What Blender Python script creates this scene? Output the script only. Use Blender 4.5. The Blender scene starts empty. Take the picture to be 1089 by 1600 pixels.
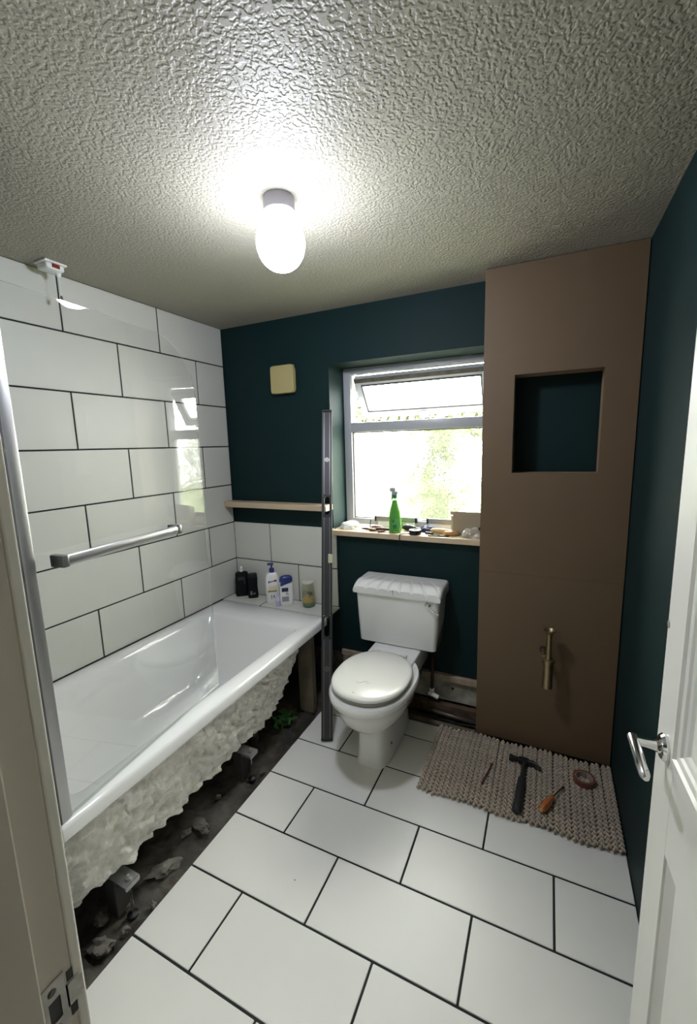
import bpy, bmesh, math, random
from mathutils import Vector, Matrix, noise
random.seed(7)
C = bpy.context.scene.collection
sc = bpy.context.scene
PI = math.pi

# ------------------------------------------------------------------ camera
cd = bpy.data.cameras.new('camera'); cam = bpy.data.objects.new('camera', cd); C.objects.link(cam)
cd.sensor_fit = 'VERTICAL'; cd.sensor_height = 36.0; cd.sensor_width = 24.5
cd.lens = 655.68 / 1600 * 36.0
cd.clip_start = 0.02
R_ = Vector((0.90396908, 0.42672586, -0.02729376)); U_ = Vector((-0.04246334, 0.15310207, 0.98729763)); F_ = Vector((-0.42548416, 0.89132755, -0.15651975))
cm = Matrix((R_, U_, -F_)).transposed().to_4x4(); cm.translation = (1.908203, 0.210943, 1.493551)
cam.matrix_world = cm
sc.camera = cam
# ------------------------------------------------------------------ world, exposure
w = bpy.data.worlds.new('sky'); sc.world = w; w.use_nodes = True
bg = w.node_tree.nodes['Background']; bg.inputs[0].default_value = (1.0, 0.985, 0.95, 1); bg.inputs[1].default_value = 29.0
vs = sc.view_settings
vs.view_transform = 'Standard'; vs.look = 'None'; vs.gamma = 1.0; vs.use_curve_mapping = False
vs.exposure = 0.52
LAMP_STRENGTH = 160.0
pl = bpy.data.lights.new('window_portal', 'AREA'); pl.shape = 'RECTANGLE'; pl.size = .90; pl.size_y = .97; pl.cycles.is_portal = True
po = bpy.data.objects.new('window_portal', pl); C.objects.link(po); po.location = (1.21, 2.69, 1.475); po.rotation_euler = (-PI / 2, 0, 0)
sc.cycles.use_denoising = True
sc.cycles.max_bounces = 10; sc.cycles.diffuse_bounces = 6; sc.cycles.transparent_max_bounces = 12

# ------------------------------------------------------------------ materials
MATS = {}
def M(name, col, rough=.5, metal=0.0, nscale=0, namt=0.0, col2=None, bump=0.0, bscale=60, coat=0.0, spec=.5, detail=4):
    if name in MATS: return MATS[name]
    m = bpy.data.materials.new(name); m.use_nodes = True; nt = m.node_tree; b = nt.nodes['Principled BSDF']
    b.inputs['Base Color'].default_value = (*col, 1); b.inputs['Roughness'].default_value = rough
    b.inputs['Metallic'].default_value = metal; b.inputs['Coat Weight'].default_value = coat; b.inputs['Specular IOR Level'].default_value = spec
    if nscale or bump: tc = nt.nodes.new('ShaderNodeTexCoord')
    if nscale:
        n = nt.nodes.new('ShaderNodeTexNoise'); n.inputs['Scale'].default_value = nscale; n.inputs['Detail'].default_value = detail
        r = nt.nodes.new('ShaderNodeValToRGB'); r.color_ramp.elements[0].position = .5 - .5 * (1 - namt) * .5 - .05; r.color_ramp.elements[1].position = .5 + .25 * (1 - namt) + .05
        c2 = col2 or tuple(c * (1 - namt) for c in col)
        r.color_ramp.elements[0].color = (*c2, 1); r.color_ramp.elements[1].color = (*col, 1)
        nt.links.new(tc.outputs['Object'], n.inputs['Vector']); nt.links.new(n.outputs['Fac'], r.inputs['Fac']); nt.links.new(r.outputs['Color'], b.inputs['Base Color'])
    if bump:
        n2 = nt.nodes.new('ShaderNodeTexNoise'); n2.inputs['Scale'].default_value = bscale; n2.inputs['Detail'].default_value = 3
        bp = nt.nodes.new('ShaderNodeBump'); bp.inputs['Strength'].default_value = bump; bp.inputs['Distance'].default_value = .01
        nt.links.new(tc.outputs['Object'], n2.inputs['Vector']); nt.links.new(n2.outputs['Fac'], bp.inputs['Height']); nt.links.new(bp.outputs['Normal'], b.inputs['Normal'])
    MATS[name] = m
    return m
def emission(name, col, s):
    m = bpy.data.materials.new(name); m.use_nodes = True; nt = m.node_tree; nt.nodes.clear()
    e = nt.nodes.new('ShaderNodeEmission'); e.inputs[0].default_value = (*col, 1); e.inputs[1].default_value = s
    o = nt.nodes.new('ShaderNodeOutputMaterial'); nt.links.new(e.outputs[0], o.inputs[0]); return m
def glass(name, tint=(1, 1, 1), rough=0.0, ior=1.45, bump=0.0, bscale=60, translucent=0.0, tcol=(1, 1, 1)):
    m = bpy.data.materials.new(name); m.use_nodes = True; nt = m.node_tree; nt.nodes.clear(); N = nt.nodes.new; L = nt.links.new
    o = N('ShaderNodeOutputMaterial'); t = N('ShaderNodeBsdfTransparent'); t.inputs[0].default_value = (*tint, 1)
    g = N('ShaderNodeBsdfGlossy'); g.inputs['Roughness'].default_value = rough; f = N('ShaderNodeFresnel'); f.inputs['IOR'].default_value = ior
    ge = N('ShaderNodeNewGeometry'); mr = N('ShaderNodeMapRange'); mr.inputs[3].default_value = ior; mr.inputs[4].default_value = 1 / ior
    L(ge.outputs['Backfacing'], mr.inputs[0]); L(mr.outputs[0], f.inputs['IOR'])
    base = t.outputs[0]
    if bump:
        tc = N('ShaderNodeTexCoord'); v = N('ShaderNodeTexVoronoi'); v.inputs['Scale'].default_value = bscale
        v.feature = 'SMOOTH_F1'; L(tc.outputs['Object'], v.inputs['Vector'])
        bp = N('ShaderNodeBump'); bp.inputs['Strength'].default_value = bump; bp.inputs['Distance'].default_value = .004
        L(v.outputs['Distance'], bp.inputs['Height']); L(bp.outputs['Normal'], g.inputs['Normal'])
        rf = N('ShaderNodeBsdfRefraction'); rf.inputs['IOR'].default_value = 1.25; rf.inputs['Roughness'].default_value = .12; rf.inputs[0].default_value = (*tint, 1)
        L(bp.outputs['Normal'], rf.inputs['Normal'])
        mx = N('ShaderNodeMixShader'); mx.inputs[0].default_value = .55; L(base, mx.inputs[1]); L(rf.outputs[0], mx.inputs[2]); base = mx.outputs[0]
    if translucent:
        tr = N('ShaderNodeBsdfTranslucent'); tr.inputs[0].default_value = (*tcol, 1)
        mx = N('ShaderNodeMixShader'); mx.inputs[0].default_value = translucent; L(base, mx.inputs[1]); L(tr.outputs[0], mx.inputs[2]); base = mx.outputs[0]
    mg = N('ShaderNodeMixShader'); L(f.outputs[0], mg.inputs[0]); L(base, mg.inputs[1]); L(g.outputs[0], mg.inputs[2]); L(mg.outputs[0], o.inputs[0])
    return m

green = M('teal_paint', (.0050, .0200, .0205), .60, nscale=3, namt=.12, bump=.03, bscale=140, spec=.16)
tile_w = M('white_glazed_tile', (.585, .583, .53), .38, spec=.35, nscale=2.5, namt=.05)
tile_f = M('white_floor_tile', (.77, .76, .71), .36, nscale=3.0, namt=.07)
grout = M('black_grout', (.012, .012, .012), .9)
white = M('white_paint', (.80, .79, .73), .35, nscale=4, namt=.05)
lining_m = M('cream_gloss_paint', (.58, .53, .44), .4, nscale=5, namt=.06)
upvc = M('grey_white_upvc', (.40, .41, .43), .35)
gasket = M('black_gasket', (.02, .02, .02), .6)
ceramic = M('white_ceramic', (.74, .74, .71), .10, coat=.4)
lid_m = M('cream_seat_plastic', (.70, .69, .635), .22)
acrylic = M('white_acrylic', (.76, .76, .74), .10, coat=.3)
chrome = M('chrome', (.72, .72, .72), .12, 1.0)
alu = M('brushed_aluminium', (.45, .45, .45), .35, .9)
brass = M('brass', (.42, .33, .19), .42, 1.0, nscale=40, namt=.2)
mdf = M('brown_board', (.130, .082, .042), .6, nscale=2.2, namt=.10, bump=.02, bscale=200)
mdf_edge = M('board_cut_edge', (.26, .17, .10), .8)
oak = M('light_oak', (.54, .42, .285), .45, nscale=9, namt=.22)
timber = M('rough_timber', (.17, .14, .092), .8, nscale=14, namt=.35, bump=.2, bscale=50)
timber_d = M('dirty_timber', (.12, .075, .045), .85, nscale=18, namt=.5, bump=.25, bscale=60)
timber_pale = M('pale_timber', (.42, .33, .24), .8, nscale=20, namt=.35)
plasterb = M('dirty_plasterboard', (.40, .37, .31), .9, nscale=16, namt=.5, bump=.2, bscale=40)
dirt = M('grey_dirt', (.095, .085, .068), .95, nscale=9, namt=.6, bump=.5, bscale=45, detail=8)
stone = M('grey_rubble', (.17, .155, .13), .95, nscale=25, namt=.45, bump=.5, bscale=60)
foam = M('fibreglass_resin', (.92, .91, .86), .45, nscale=45, namt=.35, col2=(.70, .67, .60), bump=.6, bscale=90)
steel = M('zinc_steel', (.42, .42, .42), .38, .8, nscale=30, namt=.3)
blackp = M('black_plastic', (.009, .009, .010), .45, spec=.3)
blackr = M('black_rubber', (.016, .016, .016), .65)
darkgrey = M('dark_grey_anodised', (.024, .023, .024), .5, .1)
rail_grey = M('grey_edge_rail', (.13, .13, .13), .4, .5)
whitep = M('white_plastic', (.78, .78, .76), .3)
lilac_w = M('lamp_base_plastic', (.40, .385, .44), .5)
cream = M('cream_yellow_plastic', (.40, .34, .15), .4)
gold = M('yellowed_plastic_edge', (.72, .58, .22), .35)
red = M('red_neon_lens', (.20, .02, .015), .3)
blue = M('navy_blue_plastic', (.018, .03, .16), .3)
navy = M('navy_cloth', (.02, .025, .07), .8)
lilac = M('lilac_plastic', (.45, .38, .62), .3)
green_liq = M('green_clear_plastic', (.15, .36, .09), .2, coat=.3)
green_dk = M('dark_green_print', (.02, .16, .05), .4)
amber = M('amber_wax', (.52, .34, .09), .4)
teal_glass = M('teal_glass_base', (.10, .25, .20), .2)
wool = M('grey_beige_cotton', (.48, .405, .315), .95, nscale=60, namt=.3, bump=.3, bscale=200)
moss = M('dark_green_leaf', (.05, .17, .035), .7, nscale=30, namt=.5)
hedge_m = M('hedge_leaf', (.036, .047, .006), .6, nscale=3, namt=.45)
bark = M('bark', (.10, .07, .04), .9)
lawn_m = M('grass', (.20, .23, .10), .9, nscale=4, namt=.4)
card = M('grey_cardboard', (.30, .25, .18), .8, nscale=10, namt=.1)
wood_h = M('varnished_wood_handle', (.46, .25, .09), .35, nscale=20, namt=.25)
rust = M('rusty_brown_steel', (.10, .045, .025), .55, .4, nscale=40, namt=.4)
copper = M('dull_copper', (.10, .05, .03), .4, .8)
tape_red = M('red_brown_tape', (.16, .05, .035), .4)
tape_in = M('tape_cardboard_core', (.30, .24, .20), .8)
orange = M('amber_plastic_handle', (.40, .12, .03), .25, coat=.5)
red_pencil = M('dark_red_paint', (.10, .03, .025), .5)
polythene = glass('clear_polythene', (.86, .88, .86), .25, 1.35, translucent=.45, tcol=(.75, .75, .72))
glass_clear = glass('clear_glass', (.975, .985, .975), 0.0, 1.45)
glass_screen = glass('screen_glass', (.985, .99, .985), 0.0, 1.5)
glass_edge = glass('screen_glass_edge', (.93, .95, .94), .05, 1.45, translucent=.06, tcol=(.85, .88, .86))
glass_obsc = glass('obscured_glass', (.97, 1.0, .95), .08, 1.4, bump=.55, bscale=60, translucent=.012, tcol=(.92, .95, .85))
dark_mark = M('dark_grey_print', (.05, .05, .06), .5)
red_mark = M('maroon_print', (.22, .03, .06), .5)
label_cream = M('cream_label', (.62, .58, .40), .5)
gold_band = M('ochre_print', (.30, .22, .06), .5)
grey_mark = M('grey_print', (.28, .27, .30), .5)
lamp_m = emission('lit_opal_globe', (.83, .87, 1.0), LAMP_STRENGTH)
nt_ = lamp_m.node_tree; tc_l = nt_.nodes.new('ShaderNodeTexCoord'); sx_l = nt_.nodes.new('ShaderNodeSeparateXYZ'); mr_l = nt_.nodes.new('ShaderNodeMapRange')
mr_l.inputs[1].default_value = .02; mr_l.inputs[2].default_value = .85; mr_l.inputs[3].default_value = LAMP_STRENGTH; mr_l.inputs[4].default_value = LAMP_STRENGTH * .10
nt_.links.new(tc_l.outputs['Generated'], sx_l.inputs[0]); nt_.links.new(sx_l.outputs['Z'], mr_l.inputs[0]); nt_.links.new(mr_l.outputs[0], nt_.nodes['Emission'].inputs[1])

def ceiling_material():
    m = bpy.data.materials.new('artex_ceiling'); m.use_nodes = True; nt = m.node_tree; N = nt.nodes.new; L = nt.links.new
    b = nt.nodes['Principled BSDF']; b.inputs['Base Color'].default_value = (.315, .297, .238, 1); b.inputs['Roughness'].default_value = .55
    tc = N('ShaderNodeTexCoord'); n = N('ShaderNodeTexNoise'); n.inputs['Scale'].default_value = 118; n.inputs['Detail'].default_value = .8; n.inputs['Distortion'].default_value = .15
    L(tc.outputs['Object'], n.inputs['Vector'])
    r = N('ShaderNodeMapRange'); r.interpolation_type = 'SMOOTHSTEP'; r.inputs[1].default_value = .33; r.inputs[2].default_value = .60; L(n.outputs['Fac'], r.inputs[0])
    bp = N('ShaderNodeBump'); bp.inputs['Strength'].default_value = .75; bp.inputs['Distance'].default_value = .0023
    L(r.outputs[0], bp.inputs['Height']); L(bp.outputs['Normal'], b.inputs['Normal'])
    return m
artex = ceiling_material()

# ------------------------------------------------------------------ mesh helpers
ORG = {}
def BM(): return bmesh.new()
def bx(bm, x0, x1, y0, y1, z0, z1, bev=0.0, seg=2, mx=None):
    t = bmesh.new(); bmesh.ops.create_cube(t, size=1)
    for v in t.verts: v.co = Vector(((v.co.x + .5) * (x1 - x0) + x0, (v.co.y + .5) * (y1 - y0) + y0, (v.co.z + .5) * (z1 - z0) + z0))
    if bev: bmesh.ops.bevel(t, geom=t.edges[:], offset=bev, segments=seg, affect='EDGES', profile=.5)
    join(bm, t, mx); return bm
def join(bm, t, mx=None):
    if mx is not None: bmesh.ops.transform(t, matrix=mx, verts=t.verts)
    mp = {}
    for v in t.verts: mp[v] = bm.verts.new(v.co)
    for f in t.faces:
        try: bm.faces.new([mp[v] for v in f.verts])
        except ValueError: pass
    t.free()
def rings(bm, rs, cap0=True, cap1=True, closed=True):
    vs = [[bm.verts.new(p) for p in r] for r in rs]; n = len(rs[0])
    for a, b in zip(vs, vs[1:]):
        for i in range(n if closed else n - 1):
            j = (i + 1) % n; bm.faces.new((a[i], a[j], b[j], b[i]))
    if cap0: bm.faces.new(vs[0][::-1])
    if cap1: bm.faces.new(vs[-1])
    return bm
def tube(bm, pts, r, n=12, caps=True):
    pts = [Vector(p) for p in pts]; rr = r if isinstance(r, (list, tuple)) else [r] * len(pts)
    out = []; up = None
    for i, p in enumerate(pts):
        t = (pts[min(i + 1, len(pts) - 1)] - pts[max(i - 1, 0)]).normalized()
        if up is None: up = Vector((0, 0, 1)) if abs(t.z) < .9 else Vector((1, 0, 0))
        s = t.cross(up).normalized(); up = s.cross(t).normalized()
        out.append([p + rr[i] * (math.cos(a) * s + math.sin(a) * up) for a in [2 * PI * k / n for k in range(n)]])
    return rings(bm, out, caps, caps)
def lathe(bm, prof, n=24, c=(0, 0, 0), sx=1, sy=1, e=2.0, rot=0.0, caps=True):
    cr, sr = math.cos(rot), math.sin(rot); out = []
    for r, z in prof:
        ring = []
        for k in range(n):
            a = 2 * PI * k / n; ca, sa = math.cos(a), math.sin(a)
            x = r * sx * math.copysign(abs(ca) ** (2 / e), ca); y = r * sy * math.copysign(abs(sa) ** (2 / e), sa)
            ring.append(Vector((c[0] + x * cr - y * sr, c[1] + x * sr + y * cr, c[2] + z)))
        out.append(ring)
    return rings(bm, out, caps, caps)
def prism(bm, poly, z0, z1, mx=None):
    t = bmesh.new(); rings(t, [[Vector((x, y, z0)) for x, y in poly], [Vector((x, y, z1)) for x, y in poly]]); join(bm, t, mx); return bm
def torus(bm, c, R, r, n=24, m=8, mx=None, sx=1, sy=1):
    t = bmesh.new(); rs = []
    for i in range(n):
        a = 2 * PI * i / n
        rs.append([Vector(((R + r * math.cos(b)) * math.cos(a) * sx, (R + r * math.cos(b)) * math.sin(a) * sy, r * math.sin(b))) for b in [2 * PI * k / m for k in range(m)]])
    rs.append(rs[0]); vsx = [[t.verts.new(p) for p in q] for q in rs[:-1]]
    for i in range(n):
        for k in range(m):
            a, b = vsx[i], vsx[(i + 1) % n]; t.faces.new((a[k], b[k], b[(k + 1) % m], a[(k + 1) % m]))
    join(bm, t, (mx or Matrix()) if c is None else Matrix.Translation(c) @ (mx or Matrix())); return bm
def grid(bm, nx, ny, fn):
    vs = [[bm.verts.new(fn(i / (nx - 1), j / (ny - 1))) for j in range(ny)] for i in range(nx)]
    for i in range(nx - 1):
        for j in range(ny - 1): bm.faces.new((vs[i][j], vs[i + 1][j], vs[i + 1][j + 1], vs[i][j + 1]))
    return bm
def blob(bm, c, r, seed=0, amp=.25, fr=2.0, sub=2, sc3=(1, 1, 1), rot=0.0):
    t = bmesh.new(); bmesh.ops.create_icosphere(t, subdivisions=sub, radius=1)
    for v in t.verts:
        k = 1 + amp * noise.noise(v.co * fr + Vector((seed * 7.3, seed * 3.1, seed)))
        v.co = Vector((v.co.x * sc3[0], v.co.y * sc3[1], v.co.z * sc3[2])) * k * r
    join(bm, t, Matrix.Translation(c) @ Matrix.Rotation(rot, 4, 'Z')); return bm
def obj(name, bm, mat, parent=None, smooth=False, local=False, auto=None):
    if parent is not None and not local:
        bmesh.ops.translate(bm, vec=-ORG[parent.name], verts=bm.verts)
    bmesh.ops.recalc_face_normals(bm, faces=bm.faces)
    me = bpy.data.meshes.new(name); bm.to_mesh(me); bm.free(); me.materials.append(mat)
    o = bpy.data.objects.new(name, me); C.objects.link(o)
    if smooth:
        for p in me.polygons: p.use_smooth = True
        if auto is not None: me.set_sharp_from_angle(angle=math.radians(auto))
    if parent is not None:
        o.parent = parent; ORG[o.name] = ORG[parent.name]
    else: ORG[o.name] = Vector((0, 0, 0))
    return o
def tag(o, label=None, cat=None, group=None, kind=None):
    if label: o['label'] = label
    if cat: o['category'] = cat
    if group: o['group'] = group
    if kind: o['kind'] = kind
    return o
def thing(name, label, cat, loc=(0, 0, 0), group=None, mx=None, kind=None):
    o = bpy.data.objects.new(name, None); C.objects.link(o); o.empty_display_size = .05
    if mx is not None: o.matrix_world = mx
    else: o.location = loc
    ORG[o.name] = Vector(loc)
    return tag(o, label, cat, group, kind)
def struct(name, bm, mat, parent=None):
    o = obj(name, bm, mat, parent); o['kind'] = 'structure'; return o
def rest(prof): return prof

# ================================================================== SETTING
YB = 2.412; XW = 2.227; ZC = 2.24
GAP = .0035     # half a grout joint
TM = {}
def tile(parent, lo, hi, mat, bev=.0015):
    size = tuple(round(b - a, 4) for a, b in zip(lo, hi)); key = (size, mat.name)
    if key not in TM:
        bm = bx(BM(), -size[0] / 2, size[0] / 2, -size[1] / 2, size[1] / 2, -size[2] / 2, size[2] / 2, bev, 1)
        bmesh.ops.recalc_face_normals(bm, faces=bm.faces)
        me = bpy.data.meshes.new('tile'); bm.to_mesh(me); bm.free(); me.materials.append(mat); TM[key] = me
    o = bpy.data.objects.new('tile', TM[key]); C.objects.link(o); o.parent = parent
    o.location = Vector([(a + b) / 2 for a, b in zip(lo, hi)]) - ORG[parent.name]
    return o

# --- floor: black grout bed on the slab, tiles laid on it in half bond
fl = BM(); bx(fl, .799, XW + .1, .31, 2.228, -.16, -.0025); floor = struct('floor', fl, grout)
rows = [.406, .649, .892, 1.135, 1.378, 1.621, 1.864, 2.107, 2.235]; offs = [1.030, 1.271, 1.027, 1.271, 1.030, 1.271, 1.030, 1.271]
for k in range(8):
    y0, y1 = max(rows[k], .432), rows[k + 1]
    js = sorted({.795, XW} | {offs[k] + i * .478 for i in range(-3, 6) if .81 < offs[k] + i * .478 < XW - .01})
    for a, b in zip(js, js[1:]):
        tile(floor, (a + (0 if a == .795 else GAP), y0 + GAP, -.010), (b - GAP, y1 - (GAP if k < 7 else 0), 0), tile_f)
sub = BM(); bx(sub, -.1, .799, .28, 2.75, -.3, -.10); bx(sub, .799, XW + .1, 2.228, 2.75, -.3, -.10); struct('floor', sub, dirt)
hf = BM(); bx(hf, .4, 3.1, -1.3, .31, -.16, -.002); struct('floor', hf, M('hall_carpet', (.20, .17, .13), .95, nscale=80, namt=.3))

# --- ceiling
ce = BM(); bx(ce, -.1, XW + .1, .28, 2.75, ZC, ZC + .12); ceiling = struct('ceiling', ce, artex)
ce = BM(); bx(ce, .3, 3.2, -1.4, .28, ZC + .001, ZC + .12); struct('ceiling', ce, white)

# --- left wall with its tiles
wl = BM(); bx(wl, -.12, -.0025, .28, 2.75, -.3, ZC); wall_left = struct('wall_left', wl, grout)
zb = [2.238, 2.011, 1.7595, 1.508, 1.2565, 1.005, .7535, .5135]
for k in range(7):
    js = [.742] + sorted([j for j in ([1.919 - .505 * i for i in range(5)] if k % 2 == 0 else [2.171 - .505 * i for i in range(5)]) if j > .76]) + [YB - .009]
    for a, b in zip(js, js[1:]):
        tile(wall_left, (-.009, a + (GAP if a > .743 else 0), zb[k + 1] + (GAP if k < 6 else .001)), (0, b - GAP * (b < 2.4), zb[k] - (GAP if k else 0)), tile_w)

# --- back wall (teal), window opening x .756-1.665, z .97-1.952
WX0, WX1, WZ0, WZ1 = .756, 1.665, .968, 1.952
wb = BM()
bx(wb, -.12, WX0, YB, 2.69, .215, ZC); bx(wb, WX1, XW + .1, YB, 2.69, .215, ZC)
bx(wb, WX0, WX1, YB, 2.69, WZ1, ZC); bx(wb, WX0, WX1, YB, 2.69, .215, WZ0)
wall_back = struct('wall_back', wb, green)
bxm = BM(); bx(bxm, -.12, XW + .1, YB + .030, 2.69, -.3, .215); obj('bare_masonry', bxm, M('bare_block', (.10, .085, .065), .95, nscale=20, namt=.6, bump=.5, bscale=40), wall_back)
bxm = BM(); bx(bxm, .0, .7745, YB - .003, YB - .0002, .47, 1.003); obj('tile_backer', bxm, grout, wall_back)
for (a, b, z0, z1) in [(.001, .291, .7535, 1.005), (.291, .7755, .7535, 1.005), (.001, .497, .5145, .7535), (.497, .7755, .5145, .7535)]:
    tile(wall_back, (a + (GAP if a > .1 else .001), YB - .010, z0 + (GAP if z0 > .6 else 0)), (b - (GAP if b < .7 else 0), YB - .001, z1 - (GAP if z1 < .9 else 0)), tile_w)

# --- right wall, front wall with the doorway, partition at the bath's near end
wr = BM(); bx(wr, XW, XW + .12, .43, 2.75, -.3, ZC); struct('wall_right', wr, green)
DX0, DX1 = 1.42, 2.245
wf = BM(); bx(wf, -.12, DX0, .28, .43, -.3, ZC); bx(wf, DX1, 3.2, .28, .43, -.3, ZC); bx(wf, DX0, DX1, .28, .43, 2.03, ZC)
struct('wall_front', wf, white)
wp = BM(); bx(wp, -.12, .80, .431, .7385, -.3, ZC - .001); struct('wall_partition', wp, green)
# hall behind the camera
wh = BM(); bx(wh, .3, 3.2, -1.4, -1.3, -.16, ZC); struct('wall_hall_back', wh, M('hall_paint', (.55, .47, .36), .7))
wh = BM(); bx(wh, .3, .4, -1.3, .28, -.16, ZC); struct('wall_hall_left', wh, MATS['hall_paint'])
wh = BM(); bx(wh, 3.1, 3.2, -1.3, .28, -.16, ZC); struct('wall_hall_right', wh, MATS['hall_paint'])

# --- door lining (frame) with strike plate
lin = thing('trim_1', None, None, (1.45, .355, 0), kind='structure')
j = BM(); bx(j, DX0 + .0005, 1.45, .279, .4185, 0, 2.0, .001, 1); obj('jamb', j, lining_m, lin)
j = BM(); bx(j, DX0 + .0005, 1.4498, .4186, .4312, 0, 2.0, .003, 3); obj('jamb_edge', j, M('worn_white_gloss', (.80, .78, .68), .35), lin)
j = BM(); bx(j, 1.45, 1.463, .300, .384, 0, 1.985, .002, 2); obj('door_stop', j, lining_m, lin)
j = BM(); bx(j, DX0 + .0005, DX1 - .0005, .279, .431, 2.0, 2.029, .003, 2); obj('head', j, lining_m, lin)
j = BM(); bx(j, 2.215, DX1 - .0005, .279, .431, 0, 2.0, .003, 2); obj('jamb', j, lining_m, lin)
sp = BM(); X = 1.4502
for (y0, y1, z0, z1) in [(.385, .410, .912, .934), (.385, .410, .866, .884), (.385, .392, .884, .912), (.404, .412, .884, .912), (.410, .4245, .884, .912)]:
    bx(sp, X, X + .0016, y0, y1, z0, z1)
bx(sp, X, X + .0014, .4245, .4275, .887, .909)
strike = obj('strike_plate', sp, M('worn_nickel', (.50, .49, .45), .4, .6, nscale=50, namt=.3), lin)
q = BM(); bx(q, X, X + .0008, .392, .404, .884, .912); obj('latch_hole', q, gasket, strike)
for z in (.923, .875):
    q = BM(); lathe(q, [(.0042, 0), (.0042, .0006), (.003, .001)], 14); bmesh.ops.transform(q, matrix=Matrix.Translation((X + .0016, .397, z)) @ Matrix.Rotation(PI / 2, 4, 'Y'), verts=q.verts); obj('screw', q, M('dark_screw', (.10, .09, .08), .4, .8), strike)
for z in (.921, .875):
    q = BM(); bx(q, X, X + .0006, .413, .4195, z - .0065, z + .0065); obj('chiselled_notch', q, gasket, strike)

# --- window
win = thing('window_1', None, None, (1.21, 2.62, 1.0), kind='structure')
f = BM()
FY0, FY1 = 2.595, 2.665
bx(f, WX0 + .001, .806, FY0, FY1, 1.001, WZ1 - .001, .004, 2); bx(f, 1.615, WX1 - .001, FY0, FY1, 1.001, WZ1 - .001, .004, 2)
bx(f, .804, 1.617, FY0, FY1, 1.915, WZ1 - .001, .004, 2); bx(f, .804, 1.617, FY0, FY1, 1.001, 1.040, .004, 2)
obj('window_frame', f, upvc, win, True, auto=40)
f = BM(); bx(f, .804, 1.617, FY0 - .004, FY1, 1.572, 1.630, .006, 2); obj('transom', f, upvc, win, True, auto=40)
g = BM(); bx(g, .806, 1.615, 2.628, 2.634, 1.040, 1.572); lp = obj('obscured_pane', g, glass_obsc, win)
g = BM()
for a in [(.806, .811, 1.040, 1.572), (1.610, 1.615, 1.040, 1.572), (.811, 1.610, 1.567, 1.572), (.811, 1.610, 1.040, 1.045)]: bx(g, a[0], a[1], FY0 + .018, FY0 + .026, a[2], a[3])
obj('gasket', g, gasket, win)
# open top-hung casement, local frame: hinge at top, x along, z down the sash
th = math.radians(35); hm = Matrix.Translation((0, 2.632, 1.900)) @ Matrix.Rotation(th, 4, 'X')
s = BM(); H_ = .272
for (a, b, z0, z1) in [(.815, .860, -H_, 0), (1.561, 1.606, -H_, 0), (.858, 1.563, -.046, 0), (.858, 1.563, -H_, -H_ + .046)]: bx(s, a, b, -.022, .022, z0, z1, .004, 2, hm)
sash = obj('casement', s, upvc, win, True, auto=40)
s = BM(); bx(s, .860, 1.561, .0, .005, -H_ + .046, -.046, mx=hm); obj('pane', s, glass_clear, sash)
s = BM()
for (a, b, z0, z1) in [(.857, .864, -H_ + .043, -.043), (1.557, 1.564, -H_ + .043, -.043), (.864, 1.557, -.052, -.043), (.864, 1.557, -H_ + .043, -H_ + .051)]: bx(s, a, b, -.0245, -.019, z0, z1, mx=hm)
obj('gasket', s, gasket, sash)
s = BM(); bx(s, .818, 1.603, -.0255, -.0215, -.026, -.001, .001, 1, hm); obj('rail_shade_strip', s, M('rail_shade_brown', (.085, .07, .055), .8, nscale=25, namt=.5), sash)  # dark brown strip paints the shade on the top rail's upper half
s = BM(); bx(s, 1.20, 1.235, -.034, -.022, -H_ + .012, -H_ + .032, .002, 1, hm); bx(s, 1.15, 1.235, -.046, -.033, -H_ + .016, -H_ + .028, .003, 2, hm); obj('handle', s, whitep, sash)
for x in (.818, 1.597):
    s = BM(); tube(s, [(x, 2.628, 1.70), (x, 2.685, 1.80)], .004, 8); tube(s, [(x, 2.628, 1.88), (x, 2.685, 1.80)], .004, 8); obj('stay_arm', s, steel, win)
# sill board
s = BM(); bx(s, .7565, 1.6235, 2.372, 2.594, .969, 1.0, .004, 2); struct('trim_2', s, oak)

# --- door leaf opened into the room, along the right wall (hinged at the right)
A = Vector((2.176, .440, .006)); dv = Vector((2.138 - 2.176, 1.19 - .44, 0)).normalized(); nv = Vector((-dv.y, dv.x, 0))
dm = Matrix((dv, nv, Vector((0, 0, 1)))).transposed().to_4x4(); dm.translation = A
door = thing('door_1', None, None, A, mx=dm, kind='structure')
LW, LH, T = .757, 1.975, .035
d = BM()
st = [(0, .105), (.330, .430), (.652, LW)]
leaf = BM()
bx(leaf, 0, .105, -T, 0, 0, LH, .002, 1); bx(leaf, .652, LW, -T, 0, 0, LH, .002, 1)
for z0, z1 in [(0, .20), (.692, .895), (1.86, LH)]: bx(leaf, .1045, .6525, -T, 0, z0, z1)
bx(leaf, .330, .430, -T, 0, .1995, .6925); bx(leaf, .330, .430, -T, 0, .8945, 1.8605)
lf = obj('leaf', leaf, white, door, local=True)
def mould(bm, s0, s1, z0, z1, prof):   # prof: list of (inset, depth y)
    rs = [[Vector((s0 + i, y, z0 + i)), Vector((s1 - i, y, z0 + i)), Vector((s1 - i, y, z1 - i)), Vector((s0 + i, y, z1 - i))] for i, y in prof]
    rings(bm, rs, False, True)
for s0, s1 in [(.105, .330), (.430, .652)]:
    m = BM(); mould(m, s0, s1, .20, .692, [(0, 0), (.002, -.004), (.024, -.016), (.030, -.012), (.050, -.012)]); obj('panel', m, white, lf, local=True)
    m = BM(); mould(m, s0, s1, .895, 1.86, [(-.006, 0), (-.004, .005), (.006, .006), (.010, .001), (.018, .001), (.022, .0), (.026, -.004), (.034, -.006), (.040, -.010), (.050, -.010)]); obj('panel', m, white, lf, local=True)
hd = thing('handle', None, None); hd.parent = door; hd.location = (.700, 0, .886); del_me = None
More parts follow.
